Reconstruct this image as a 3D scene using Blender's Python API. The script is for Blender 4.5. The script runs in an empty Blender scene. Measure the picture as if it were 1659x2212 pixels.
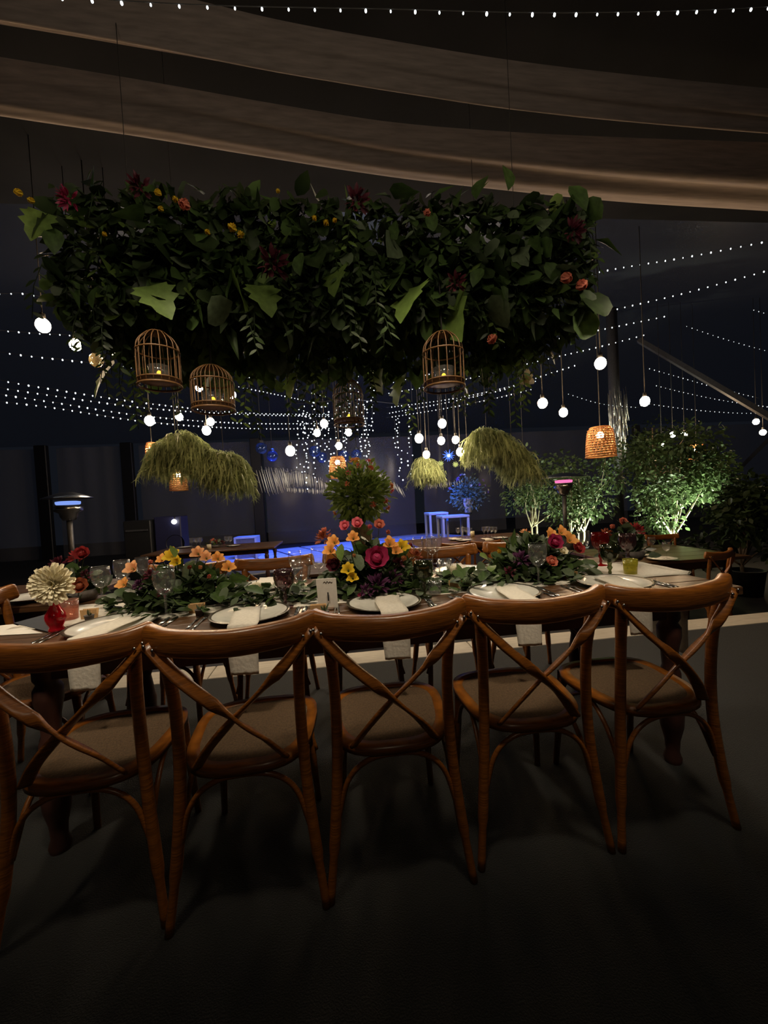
import bpy, math, random
from mathutils import Vector, Matrix, Euler
random.seed(7)
R = math.radians
SC = bpy.context.scene
COL = SC.collection

# ------------------------------------------------------------------ camera
IMG_W, IMG_H = 1659, 2212
FPX, PITCH, EYE, ROLL, YAW = 850.0, -0.03, 1.214, 0.0535, 0.116
_c, _s = math.cos(YAW), math.sin(YAW)
_cp, _sp = math.cos(PITCH), math.sin(PITCH)
_cr, _sr = math.cos(ROLL), math.sin(ROLL)
_R0 = Vector((_c, -_s, 0)); FWD = Vector((_s*_cp, _c*_cp, _sp)); _U0 = _R0.cross(FWD)
RGT = _cr*_R0 - _sr*_U0; UPV = _sr*_R0 + _cr*_U0
CAM = Vector((0, 0, EYE))
camd = bpy.data.cameras.new('camera'); cam = bpy.data.objects.new('camera', camd); COL.objects.link(cam)
camd.sensor_fit = 'HORIZONTAL'; camd.sensor_width = 36.0; camd.lens = FPX*36.0/IMG_W
camd.clip_start = 0.02; camd.clip_end = 200
M4 = Matrix((RGT, UPV, -FWD)).transposed().to_4x4(); M4.translation = CAM
cam.matrix_world = M4
SC.camera = cam

# ------------------------------------------------------------------ world, exposure
w = bpy.data.worlds.new('night'); SC.world = w; w.use_nodes = True
bg = w.node_tree.nodes['Background']; bg.inputs[0].default_value = (0.30, 0.36, 0.52, 1); bg.inputs[1].default_value = 0.018
SC.view_settings.view_transform = 'Standard'; SC.view_settings.look = 'None'
SC.view_settings.exposure = 0.0; SC.view_settings.gamma = 1.0; SC.view_settings.use_curve_mapping = False
try:
    SC.cycles.use_denoising = True
    SC.cycles.sample_clamp_indirect = 2.0
    SC.cycles.max_bounces = 6; SC.cycles.transparent_max_bounces = 18
    SC.cycles.caustics_reflective = False; SC.cycles.caustics_refractive = False
except Exception:
    pass

# ------------------------------------------------------------------ unseen lamps and added fill behind and above the photographer
def point(name, loc, energy, col=(1, .72, .45), rad=.06):
    l = bpy.data.lights.new(name, 'POINT'); l.energy = energy; l.color = col; l.shadow_soft_size = rad
    o = bpy.data.objects.new(name, l); COL.objects.link(o); o.location = loc
    return o
def spot(name, loc, aim, energy, col, ang=60, blend=.6, rad=.08):
    l = bpy.data.lights.new(name, 'SPOT'); l.energy = energy; l.color = col; l.spot_size = R(ang); l.spot_blend = blend; l.shadow_soft_size = rad
    o = bpy.data.objects.new(name, l); COL.objects.link(o); o.location = loc
    o.rotation_euler = (Vector(aim)-Vector(loc)).to_track_quat('-Z', 'Y').to_euler()
    return o
for _x, _e in ((-1.45, 64), (-.55, 64), (.35, 64), (1.2, 64)):   # unseen spots added over the near side to light the table
    spot('table_key_spot', (_x, .80, 2.50), (_x*.95, 1.86, .8), _e, (1, .84, .62), 57, .75, .08)
for _x in (-.95, -.25, .45, 1.15):      # unseen fill added below the overhead fairy string to light the greenery
    point('overhead_fill', (_x, 1.0, 2.42), 2.8, (1, .86, .64), .10)
point('lamp_behind', (.1, -1.4, 2.6), 9, (1, .80, .56), .15)
# stage lamps over the dance floor (blue) hang at the far end
spot('stage_lamp', (-1.5, 12.0, 4.2), (-1.0, 13.2, -.4), 2000, (.035, .13, 1), 75)
spot('stage_lamp', (3.2, 12.0, 4.2), (2.6, 13.2, -.4), 2000, (.035, .13, 1), 75)

# ------------------------------------------------------------------ helpers
def ray(x, y): return FWD + (x-829.5)/FPX*RGT - (y-1106)/FPX*UPV
def at_y(x, y, Y): d = ray(x, y); return CAM + d*(Y/d.y)
def at_z(x, y, Z): d = ray(x, y); return CAM + d*((Z-EYE)/d.z)

def px_m(p, n): return n*((Vector(p)-CAM).dot(FWD))/FPX     # n pixels at the distance of p, in metres
MATS = {}
def mat(name, col, rough=.6, metal=0., var=.18, scale=20., spec=.5, bump=0., sub=0., trans=0., coat=0., sheen=0., col2=None, wave=None):
    if name in MATS: return MATS[name]
    m = bpy.data.materials.new(name); m.use_nodes = True; nt = m.node_tree; N = nt.nodes; L = nt.links
    b = N['Principled BSDF']; b.inputs['Roughness'].default_value = rough; b.inputs['Metallic'].default_value = metal
    b.inputs['Specular IOR Level'].default_value = spec
    tc = N.new('ShaderNodeTexCoord'); nz = N.new('ShaderNodeTexNoise'); nz.inputs['Scale'].default_value = scale; nz.inputs['Detail'].default_value = 5
    src = nz.outputs['Fac']
    if wave:
        mp = N.new('ShaderNodeMapping'); mp.inputs['Scale'].default_value = wave
        L.new(tc.outputs['Object'], mp.inputs['Vector']); L.new(mp.outputs['Vector'], nz.inputs['Vector'])
    else:
        L.new(tc.outputs['Object'], nz.inputs['Vector'])
    rp = N.new('ShaderNodeValToRGB')
    c2 = col2 or tuple(min(1, c*(1+var)) for c in col); c1 = tuple(c*(1-var) for c in col) if not col2 else col
    rp.color_ramp.elements[0].color = (*c1, 1); rp.color_ramp.elements[1].color = (*c2, 1)
    rp.color_ramp.elements[0].position = .3; rp.color_ramp.elements[1].position = .7
    L.new(src, rp.inputs['Fac']); L.new(rp.outputs['Color'], b.inputs['Base Color'])
    if coat: b.inputs['Coat Weight'].default_value = coat; b.inputs['Coat Roughness'].default_value = .2
    if sheen: b.inputs['Sheen Weight'].default_value = sheen; b.inputs['Sheen Roughness'].default_value = .5
    if bump:
        bm_ = N.new('ShaderNodeBump'); bm_.inputs['Strength'].default_value = bump; bm_.inputs['Distance'].default_value = .01
        L.new(src, bm_.inputs['Height']); L.new(bm_.outputs['Normal'], b.inputs['Normal'])
    if trans:   # thin translucent sheet: light comes through petals, leaves, fabric
        tr = N.new('ShaderNodeBsdfTranslucent'); L.new(rp.outputs['Color'], tr.inputs['Color'])
        mx = N.new('ShaderNodeMixShader'); mx.inputs[0].default_value = trans
        out = N['Material Output']; L.new(b.outputs[0], mx.inputs[1]); L.new(tr.outputs[0], mx.inputs[2]); L.new(mx.outputs[0], out.inputs[0])
    MATS[name] = m; return m
def glow(name, col, strength, sample=True):
    if name in MATS: return MATS[name]
    m = bpy.data.materials.new(name); m.use_nodes = True; nt = m.node_tree; N = nt.nodes
    N.remove(N['Principled BSDF']); e = N.new('ShaderNodeEmission'); e.inputs[0].default_value = (*col, 1); e.inputs[1].default_value = strength
    nt.links.new(e.outputs[0], N['Material Output'].inputs[0])
    try: m.cycles.emission_sampling = 'AUTO' if sample else 'NONE'
    except Exception: pass
    MATS[name] = m; return m
def glass(name, tint=(1, 1, 1), ior=1.5, rough=.02, base=0.04, body=0.0, bodycol=(1, 1, 1)):
    if name in MATS: return MATS[name]
    m = bpy.data.materials.new(name); m.use_nodes = True; nt = m.node_tree; N = nt.nodes; L = nt.links
    N.remove(N['Principled BSDF'])
    t = N.new('ShaderNodeBsdfTransparent'); t.inputs[0].default_value = (*tint, 1)
    g = N.new('ShaderNodeBsdfGlossy'); g.inputs['Roughness'].default_value = rough
    fr = N.new('ShaderNodeLayerWeight'); fr.inputs['Blend'].default_value = .5
    pw = N.new('ShaderNodeMath'); pw.operation = 'POWER'; pw.inputs[1].default_value = 2.4; L.new(fr.outputs['Facing'], pw.inputs[0])
    ml = N.new('ShaderNodeMath'); ml.operation = 'MULTIPLY'; ml.inputs[1].default_value = (ior-1)*.9; L.new(pw.outputs[0], ml.inputs[0])
    ad = N.new('ShaderNodeMath'); ad.operation = 'ADD'; ad.inputs[1].default_value = base; L.new(ml.outputs[0], ad.inputs[0])
    mx = N.new('ShaderNodeMixShader'); L.new(ad.outputs[0], mx.inputs[0]); L.new(t.outputs[0], mx.inputs[1]); L.new(g.outputs[0], mx.inputs[2])
    last = mx
    if body:
        d = N.new('ShaderNodeBsdfDiffuse'); d.inputs[0].default_value = (*bodycol, 1)
        m2 = N.new('ShaderNodeMixShader'); m2.inputs[0].default_value = body; L.new(mx.outputs[0], m2.inputs[1]); L.new(d.outputs[0], m2.inputs[2]); last = m2
    L.new(last.outputs[0], N['Material Output'].inputs[0])
    MATS[name] = m; return m

class MB:
    def __init__(s): s.v = []; s.f = []
    def add(s, vs, fs):
        o = len(s.v); s.v.extend(vs); s.f.extend([tuple(i+o for i in f) for f in fs]); return s
    def box(s, c, d, m=None, bev=0.):
        x, y, z = (k/2 for k in d)
        if bev:
            b = bev; vs = []
            for sz in (-1, 1):
                for zz, ins in ((z, b), (z-b, 0)) if sz > 0 else ((z, b), (z-b, 0)):
                    pass
            rings = [(-z, b), (-z+b, 0), (z-b, 0), (z, b)]
            for zz, ins in rings:
                X, Y = x-ins, y-ins
                k = min(b, X*.9, Y*.9)
                vs += [(-X+k, -Y, zz), (X-k, -Y, zz), (X, -Y+k, zz), (X, Y-k, zz), (X-k, Y, zz), (-X+k, Y, zz), (-X, Y-k, zz), (-X, -Y+k, zz)]
            fs = [tuple(range(7, -1, -1)), tuple(range(24, 32))]
            for r in range(3):
                for i in range(8): fs.append((r*8+i, r*8+(i+1) % 8, r*8+8+(i+1) % 8, r*8+8+i))
        else:
            vs = [(sx*x, sy*y, sz*z) for sz in (-1, 1) for sy in (-1, 1) for sx in (-1, 1)]
            fs = [(0, 2, 3, 1), (4, 5, 7, 6), (0, 1, 5, 4), (2, 6, 7, 3), (0, 4, 6, 2), (1, 3, 7, 5)]
        c = Vector(c)
        vs = [Vector(v) for v in vs]
        if m is not None: vs = [m @ v for v in vs]
        return s.add([tuple(v+c) for v in vs], fs)
    def tube(s, pts, rad, seg=8, caps=True, flat=None, up=None):
        """sweep a round (or flat = (width, thickness) rectangular-ish) section along pts"""
        pts = [Vector(p) for p in pts]; n = len(pts)
        if not hasattr(rad, '__len__'): rad = [rad]*n
        o = len(s.v); prev = None
        for i, p in enumerate(pts):
            t = (pts[min(i+1, n-1)]-pts[max(i-1, 0)])
            if t.length < 1e-9: t = Vector((0, 0, 1))
            t.normalize()
            if up is not None:
                a = Vector(up) - t*Vector(up).dot(t)
                if a.length < 1e-4: a = Vector((1, 0, 0)).cross(t)
            elif prev is None:
                a = t.orthogonal()
            else:
                a = prev - t*prev.dot(t)
                if a.length < 1e-6: a = t.orthogonal()
            a.normalize(); prev = a; b = t.cross(a)
            for k in range(seg):
                an = 2*math.pi*(k+.5)/seg
                ca, sa = math.cos(an), math.sin(an)
                if flat:
                    e = .55
                    ca = math.copysign(abs(ca)**e, ca); sa = math.copysign(abs(sa)**e, sa)
                    q = p + a*(ca*flat[0]/2*rad[i]) + b*(sa*flat[1]/2*rad[i])
                else:
                    q = p + (a*ca + b*sa)*rad[i]
                s.v.append(tuple(q))
        for i in range(n-1):
            for k in range(seg):
                s.f.append((o+i*seg+k, o+i*seg+(k+1) % seg, o+(i+1)*seg+(k+1) % seg, o+(i+1)*seg+k))
        if caps:
            s.f.append(tuple(o+k for k in range(seg-1, -1, -1))); s.f.append(tuple(o+(n-1)*seg+k for k in range(seg)))
        return s
    def lathe(s, prof, seg=24, c=(0, 0, 0), mod=None):
        o = len(s.v); c = Vector(c)
        for i, (r, z) in enumerate(prof):
            for k in range(seg):
                a = 2*math.pi*k/seg
                rr = r if mod is None else mod(r, z, a)
                s.v.append((c.x+rr*math.cos(a), c.y+rr*math.sin(a), c.z+z))
        for i in range(len(prof)-1):
            for k in range(seg):
                s.f.append((o+i*seg+k, o+i*seg+(k+1) % seg, o+(i+1)*seg+(k+1) % seg, o+(i+1)*seg+k))
        return s
    def ball(s, c, r, seg=10, rings=6, sq=(1, 1, 1)):
        prof = [(max(1e-4, math.sin(math.pi*i/rings))*r, -math.cos(math.pi*i/rings)*r) for i in range(rings+1)]
        o = len(s.v); s.lathe(prof, seg)
        c = Vector(c)
        for i in range(o, len(s.v)):
            x, y, z = s.v[i]; s.v[i] = (c.x+x*sq[0], c.y+y*sq[1], c.z+z*sq[2])
        return s
    def build(s, name, material, parent=None, smooth=True, loc=None):
        me = bpy.data.meshes.new(name); me.from_pydata(s.v, [], s.f)
        if smooth: me.polygons.foreach_set('use_smooth', [True]*len(me.polygons))
        me.materials.append(material); me.update()
        return link(name, me, parent, loc)
def link(name, me, parent=None, loc=None, rot=None, scale=None):
    o = bpy.data.objects.new(name, me); COL.objects.link(o)
    if parent is not None: o.parent = parent
    if loc is not None: o.location = loc
    if rot is not None: o.rotation_euler = rot
    if scale is not None: o.scale = (scale,)*3 if not hasattr(scale, '__len__') else scale
    return o
def tag(o, label=None, cat=None, group=None, kind=None):
    if label: o['label'] = label
    if cat: o['category'] = cat
    if group: o['group'] = group
    if kind: o['kind'] = kind
    return o
def thing(name, label, cat, loc=(0, 0, 0), rz=0., group=None):
    o = bpy.data.objects.new(name, None); o.empty_display_size = .05; COL.objects.link(o)
    o.location = loc; o.rotation_euler = (0, 0, rz)
    return tag(o, label, cat, group)
def copy_tree(o, parent=None):
    c = o.copy(); COL.objects.link(c)
    if parent is not None: c.parent = parent
    for ch in o.children: copy_tree(ch, c)
    return c
def dup(o, label, loc, rz=None, group=None):
    c = copy_tree(o); c['label'] = label; c.location = loc
    if rz is not None: c.rotation_euler = (0, 0, rz)
    if group: c['group'] = group
    return c
def bez(pts, n=12):
    """smooth curve through pts (Catmull-Rom)"""
    P = [Vector(p) for p in pts]
    if len(P) == 2: return [P[0].lerp(P[1], i/n) for i in range(n+1)]
    P = [2*P[0]-P[1]] + P + [2*P[-1]-P[-2]]; out = []
    for k in range(1, len(P)-2):
        for i in range(n):
            t = i/n; a, b, c, d = P[k-1], P[k], P[k+1], P[k+2]
            out.append(.5*((2*b)+(c-a)*t+(2*a-5*b+4*c-d)*t*t+(3*b-a-3*c+d)*t**3))
    out.append(P[-2]); return out

# ------------------------------------------------------------------ materials
WOOD = mat('chair_wood', (.25, .080, .010), .36, wave=(3, 3, 40), scale=6, var=.4, coat=.35, bump=.1)
WOODD = mat('table_wood', (.085, .040, .017), .35, wave=(2, 26, 26), scale=3, var=.45, coat=.3, bump=.15)
LEGW = mat('table_leg_wood', (.05, .018, .012), .45, scale=12, var=.4)
CANE = mat('cane_seat', (.105, .062, .030), .75, scale=160, var=.35, bump=.5)
CARPET = mat('carpet', (.013, .0135, .0128), .85, scale=220, var=.35, bump=.6, spec=.3, sheen=.08)
DIRT = mat('dark_ground', (.012, .011, .013), .7, scale=4, var=.5)
EDGE = mat('edge_board', (.42, .37, .29), .7, scale=9, var=.15, wave=(1, 12, 12))
DRAPE = mat('drape_fabric', (.21, .165, .145), .9, scale=14, var=.2, wave=(.4, 5, 5), sheen=.1)
ROOF = mat('roof_fabric', (.0045, .0045, .005), .95, scale=2, var=.4, spec=.1)
BLACK = mat('black_metal', (.008, .008, .009), .5, scale=30)
GREYM = mat('grey_metal', (.10, .10, .11), .45, metal=.6, scale=30)
STEEL = mat('steel', (.55, .54, .52), .22, metal=1, scale=40, var=.1)
CHINA = mat('china', (.66, .64, .57), .18, scale=30, var=.08, coat=.5)
CHINARIM = mat('china_rim', (.10, .085, .06), .3, metal=.7, scale=60, var=.3)
LINEN = mat('linen', (.80, .75, .65), .9, scale=90, var=.08, bump=.25, trans=.3)
PAPER = mat('paper', (.78, .74, .66), .8, scale=60, var=.05)
KRAFT = mat('kraft_card', (.46, .28, .12), .8, scale=70, var=.12)
GAPSHADE = mat('shade_dark', (.012, .018, .03), .6, scale=40)
INK = mat('ink', (.02, .02, .02), .7)
WAX = mat('candle_wax', (.62, .54, .36), .5, scale=20, var=.06, trans=.25)
POTM = mat('little_pot', (.09, .075, .065), .7, scale=50, var=.3)
CAGEW = mat('cage_cane', (.15, .07, .022), .5, scale=40, var=.3)
RATTAN = mat('rattan', (.72, .40, .17), .6, scale=60, var=.2, trans=.5)
BARK = mat('bark', (.14, .10, .065), .85, scale=18, var=.4, bump=.6)
PALEBARK = mat('pale_bark', (.34, .31, .20), .8, scale=18, var=.3)
MOSS = mat('moss_core', (.012, .018, .008), .95, scale=30, var=.5)
LEAF = mat('leaf_mid', (.055, .095, .025), .5, scale=3, var=.45, spec=.28, trans=.3)
LEAFB = mat('leaf_bright', (.13, .20, .045), .5, scale=5, var=.25, spec=.28, trans=.35)
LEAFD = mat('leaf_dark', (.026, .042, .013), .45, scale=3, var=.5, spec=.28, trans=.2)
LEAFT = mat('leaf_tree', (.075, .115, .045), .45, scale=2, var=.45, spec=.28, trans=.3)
EUCA = mat('leaf_eucalyptus', (.085, .112, .060), .55, scale=5, var=.3, spec=.28, trans=.2)
FERN = mat('fern_strand', (.25, .30, .14), .6, scale=4, var=.35, trans=.3)
PET = {
 'pink': mat('petal_pink', (.72, .16, .20), .6, scale=25, var=.15, trans=.25),
 'coral': mat('petal_coral', (.62, .19, .12), .6, scale=25, var=.2, trans=.25),
 'magenta': mat('petal_magenta', (.36, .022, .085), .55, scale=25, var=.25, trans=.2),
 'orange': mat('petal_orange', (.78, .36, .09), .55, scale=25, var=.2, trans=.25),
 'peach': mat('petal_peach', (.72, .36, .16), .55, scale=25, var=.2, trans=.25),
 'yellow': mat('petal_yellow', (.66, .44, .02), .55, scale=25, var=.2, trans=.3),
 'red': mat('petal_red', (.34, .03, .03), .55, scale=25, var=.3, trans=.2),
 'burgundy': mat('petal_burgundy', (.10, .012, .025), .55, scale=25, var=.3, trans=.2),
 'purple': mat('petal_purple', (.09, .02, .07), .6, scale=25, var=.35, trans=.2),
 'cream': mat('petal_cream', (.86, .79, .57), .6, scale=25, var=.08, trans=.2),
 'rust': mat('petal_rust', (.30, .075, .03), .6, scale=25, var=.3, trans=.2),
 'violet': mat('petal_violet', (.26, .16, .55), .6, scale=25, var=.3, trans=.2),
}
CENTRE = mat('flower_centre', (.42, .33, .06), .7, scale=60, var=.3)
G_CLEAR = glass('clear_glass', (.975, .98, .975), 1.85, .10, .085, .028, (.8, .8, .8))
G_PURPLE = glass('smoky_purple_glass', (.50, .36, .37), 1.6, .07, .09, .06, (.22, .11, .12))
G_GREEN = glass('green_glass', (.34, .38, .22), 1.6, .07, .09, .06, (.09, .11, .04))
G_RED = glass('red_glass', (.80, .04, .07), 1.55, .06, .07, .35, (.72, .015, .04))
G_RUBY = glass('ruby_glass', (.5, .03, .02), 1.5, .05, .04, .12, (.4, .02, .02))
G_PINK = glass('pink_glass', (.85, .60, .52), 1.5, .05, .05, .15, (.7, .4, .3))
G_YELLOW = glass('yellow_glass', (.75, .72, .18), 1.5, .05, .06, .2, (.7, .65, .1))
VINYL = glass('clear_vinyl', (.72, .72, .76), 1.35, .20, .04, .30, (.30, .30, .35))
VINYLROOF = glass('clear_roof_vinyl', (.72, .72, .76), 1.12, .30, .01, .12, (.07, .07, .085))
BULB = glow('bulb_warm', (1, .66, .34), 160)
BULBF = glow('bulb_warm_far', (1, .72, .42), 120)
FAIRY = glow('fairy_white', (.88, .97, 1), 5.0, False)
FAIRYF = glow('fairy_white_far', (.86, .95, 1), 2.2, False)
STREAK = glow('reflection_warm', (1, .84, .64), .42, False)
AMBERL = glow('tealight_flame', (1, .62, .05), 2.2, False)
SCREEN = glow('blue_marking', (.25, .5, 1), .6, False)
HEATG = glow('heater_glow', (.95, .18, .45), 1.2, False)
HEATB = glow('heater_blue', (.25, .4, 1), .9, False)
CORD = mat('cord', (.018, .016, .015), .8)
BLUEW = mat('white_table_paint', (.40, .42, .48), .5, scale=10, var=.05)
TILEW = mat('dance_tile', (.55, .56, .6), .35, scale=8, var=.1)

FL = -0.40          # ground beyond the raised carpet platform
# ------------------------------------------------------------------ the setting
m = MB().box((0, -1.5+2.21, -.2), (26, 2.92*2-1.42+.0, .4)); floor = m.build('floor', CARPET, smooth=False); tag(floor, 'dark grey carpet laid on the raised platform under the long table', kind='structure')
for i in range(13):
    e = MB().box((0, 0, 0), (1.994, .225, .03), bev=.004)
    if i == 0:
        edge0 = tag(bpy.data.objects.new('trim_1', None), 'pale wooden edging along the far side of the dark carpet', kind='structure'); COL.objects.link(edge0)
        pl = e.build('plank', EDGE, edge0, False); emesh = pl.data
    else: pl = link('plank', emesh, edge0)
    pl.location = (-12+2*i, 3.035, -.012)
tag(MB().box((0, 3.1, -.22), (26, .1, .38)).build('trim_2', BLACK, smooth=False), 'dark front face of the raised platform', kind='structure')
tag(MB().box((0, 14.0, FL-.05), (60, 22, .1)).build('ground', DIRT, smooth=False), 'dark ground of the tent beyond the platform', kind='structure')

# roof: dark outer tent, ridge over the dance floor
def roof_z(y): return 3.75 + max(0, min(1, (y-2.5)/7.0))*2.0 - max(0, min(1, (y-10)/7.5))*1.7
for nm, ys, mt_, lb in (('ceiling', [-6, -2, 0, 2.5, 4.2], ROOF, 'dark fabric tent roof above the long table'), ('ceiling_far', [4.2, 6, 8, 9.5, 10, 12, 14, 17.2], VINYLROOF, 'clear vinyl tent roof over the dance floor, night sky beyond')):
    m = MB()
    for y in ys:
        for x in (-22, -8, 0, 8, 22): m.v.append((x, y, roof_z(y)+.05*math.sin(x)))
    for q in range(len(ys)-1):
        for i in range(4): m.f.append((q*5+i, q*5+i+1, q*5+6+i, q*5+5+i))
    tag(m.build(nm, mt_), lb, kind='structure')

# swagged ceiling drapes
def drape(name, lo, hi, z0, sag, label, seed):
    rnd = random.Random(seed)
    L_ = bez([at_z(x, y, z0) for x, y in lo], 10); H_ = bez([at_z(x, y, z0) for x, y in hi], 10)
    def ext(c):   # carry the cloth on beyond the frame, both ways
        a = c[0]+(c[0]-c[3]).normalized()*5; b = c[-1]+(c[-1]-c[-4]).normalized()*6
        return [a]+c+[b]
    L_, H_ = ext(L_), ext(H_)
    n = min(len(L_), len(H_)); K = 26; mm = MB(); ph = [rnd.uniform(0, 6) for _ in range(6)]
    for i in range(n):
        for k in range(K+1):
            t = k/K; p = L_[i].lerp(H_[i], t)
            z = p.z - sag*math.sin(math.pi*t) + .022*math.sin(t*9+ph[0]+i*.05)*math.sin(math.pi*t) + .010*math.sin(t*19+ph[1]+i*.09)*math.sin(math.pi*t) + .035*(abs(2*t-1)**6)
            mm.v.append((p.x, p.y, z))
    for i in range(n-1):
        for k in range(K): mm.f.append((i*(K+1)+k, i*(K+1)+k+1, (i+1)*(K+1)+k+1, (i+1)*(K+1)+k))
    o = mm.build(name, DRAPE); tag(o, label, 'drape', 'swagged ceiling drapes')
    return o
drape('ceiling_drape', [(0, 248), (300, 292), (600, 342), (850, 382), (1100, 414), (1350, 441), (1659, 462)],
      [(0, 140), (300, 188), (600, 240), (850, 278), (1100, 298), (1350, 310), (1659, 320)], 3.25, .07, 'brown swagged ceiling drape hanging just above the greenery', 1)
drape('ceiling_drape', [(0, 62), (300, 112), (600, 158), (850, 196), (1100, 232), (1350, 258), (1659, 284)],
      [(0, -60), (300, -10), (600, 60), (850, 105), (1100, 145), (1350, 175), (1659, 205)], 3.30, .06, 'dim upper ceiling drape nearer the photographer, below the top light string', 2)

# clear vinyl walls and tent poles at the far side
WY = 17.0
def wx(px, Y=WY, py=1050): return at_y(px, py, Y).x
wall = tag(thing('wall_back', None, None), 'clear vinyl tent wall at the far side showing the night outside', kind='structure')
px_poles = [-260, 113, 292, 562, 905, 1100, 1362, 1700]
for i in range(len(px_poles)-1):
    a, b = wx(px_poles[i])+.2, wx(px_poles[i+1])-.2
    mm = MB(); nx = 14; nz = 4
    for j in range(nz+1):
        for k in range(nx+1):
            x = a+(b-a)*k/nx; z = FL+(3.95-FL)*j/nz
            mm.v.append((x, WY+.05*math.sin(k*1.7+i)+.03*math.sin(k*.9+j*2.1), z))
    for j in range(nz):
        for k in range(nx): mm.f.append((j*(nx+1)+k, j*(nx+1)+k+1, (j+1)*(nx+1)+k+1, (j+1)*(nx+1)+k))
    mm.build('pane', VINYL, wall)
pole_words = ['', 'tent pole behind the left patio heater', 'tent pole left of the hanging fern cloud', 'tent pole at the left edge of the blue dance floor', '', '', 'tent pole behind the big wicker lampshade', '']
for i, px in enumerate(px_poles):
    if not pole_words[i]: continue
    t = thing('tent_pole', 'tall dark '+pole_words[i], 'pole', (wx(px), WY-.45, FL), group='tent poles at the far wall')
    MB().box((0, 0, 2.2), (.42 if i != 6 else .3, .2, 4.4), bev=.02).build('shaft', GREYM if i == 6 else BLACK, t, False)
    MB().box((0, 0, .03), (.6, .4, .06), bev=.01).build('base_plate', BLACK, t, False)
# struts of the frame at the right
def strut(a, b, r, label):
    t = tag(MB().tube([a, b], r, 4).build('roof_strut', GREYM, smooth=False), label, 'beam')
strut(at_y(1380, 735, 9.0), at_y(1720, 935, 6.5), .07, 'grey roof strut slanting down to the right above the far bulbs')
strut(at_y(1560, 1050, 7.5), at_y(1720, 890, 7.5), .05, 'thin grey brace rising to the right edge above the dark shrub')

# ------------------------------------------------------------------ crossback chairs
def make_chair():
    t = thing('dining_chair', 'x', 'chair')
    for s in (-1, 1):
        MB().tube(bez([(s*.224, -.008, 0), (s*.197, .020, .22), (s*.180, .032, .44), (s*.178, .022, .66), (s*.190, -.005, .835)], 7), [.0130]*5+[.0175]*19+[.0185]*5, 10).build('rear_leg', WOOD, t)
        MB().tube([(s*.165, .395, .432), (s*.172, .41, .25), (s*.185, .435, 0)], [.018, .015, .012], 10).build('front_leg', WOOD, t)
        # bent flat strip of the X: from a rail end to the far seat corner
        MB().tube(bez([(s*.226, -.016, .848), (s*.135, -.034, .745), (0, -.030+s*.006, .618), (-s*.075, -.012, .538), (-s*.128, .016, .462)], 7), 1.0, 8, flat=(.036, .013), up=(s*.75, 0, .66)).build('cross_brace', WOOD, t)
        MB().tube(bez([(s*.186, .03, .24), (s*.182, .10, .355), (s*.176, .215, .415), (s*.174, .33, .355), (s*.172, .405, .25)], 7), .0085, 8).build('arch_brace', WOOD, t)
        for zz, xx in ((.848, .226), (.835, .204)):
            MB().ball((s*xx, -.032, zz), .0052, 8, 5).build('screw', STEEL, t)
    for y in (.022, .41):
        MB().tube(bez([(-.190, y, .225), (-.152, y, .350), (-.088, y, .407), (0, y, .420), (.088, y, .407), (.152, y, .350), (.190, y, .225)], 6), .0085, 8).build('arch_brace', WOOD, t)
    # top rail: thick steam-bent bow, its middle set back, ends wrapping forward
    pts = bez([(-.236, .026, .862), (-.214, .006, .856), (-.150, -.022, .846), (0, -.040, .838), (.150, -.022, .846), (.214, .006, .856), (.236, .026, .862)], 6)
    MB().tube(pts, [.82, .95]+[1]*(len(pts)-4)+[.95, .82], 12, flat=(.076, .044), up=(0, 0, 1)).build('top_rail', WOOD, t)
    # seat: rounded trapezoid frame with woven cane
    def outline(k, inset=0.):
        out = []
        for i in range(36):
            a = 2*math.pi*i/36; c, s_ = math.cos(a), math.sin(a)
            x = math.copysign(abs(c)**.62, c); y = math.copysign(abs(s_)**.62, s_)
            wd = .205 + .020*y
            out.append(Vector((x*(wd-inset), .215+y*(.212-inset), k)))
        return out
    o1, o2, o3, o4 = outline(.428), outline(.455), outline(.455, .035), outline(.428, .035)
    mm = MB(); mm.v = [tuple(p) for o in (o1, o2, o3, o4) for p in o]
    for r in range(4):
        for i in range(36): mm.f.append((r*36+i, r*36+(i+1) % 36, ((r+1) % 4)*36+(i+1) % 36, ((r+1) % 4)*36+i))
    mm.build('seat_frame', WOOD, t)
    mm = MB(); mm.v = [tuple(p+Vector((0, 0, .001))) for p in outline(.451, .030)]+[tuple(p) for p in outline(.457, .12)]+[(0, .215, .4585)]
    for i in range(36): mm.f += [(i, (i+1) % 36, 36+(i+1) % 36, 36+i), (36+i, 36+(i+1) % 36, 72)]
    mm.build('seat', CANE, t)
    return t
chair0 = make_chair()
near = [(-.795, 1.195, .04, 'crossback wooden chair cut by the left frame edge, in front of the red vase'),
        (-.325, 1.175, .015, 'crossback wooden chair second from the left on the near side of the table'),
        (.135, 1.182, -.015, 'middle crossback wooden chair on the near side, in front of the number card'),
        (.620, 1.205, -.03, 'crossback wooden chair second from the right on the near side of the table'),
        (1.100, 1.200, .03, 'rightmost crossback wooden chair on the near side, by the table end')]
for i, (x, y, a, lb) in enumerate(near):
    if i == 0: o = chair0; o['label'] = lb; o['group'] = 'crossback chairs along the near side'; o.location = (x, y, 0); o.rotation_euler.z = a
    else: dup(chair0, lb, (x, y, 0), a, 'crossback chairs along the near side')
farw = ['far side chair behind the left flower arrangement', 'far side chair whose brown rail shows left of the middle flowers', 'far side chair hidden behind the middle flowers', 'far side chair between the middle and right flowers', 'far side chair behind the right flower arrangement']
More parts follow.
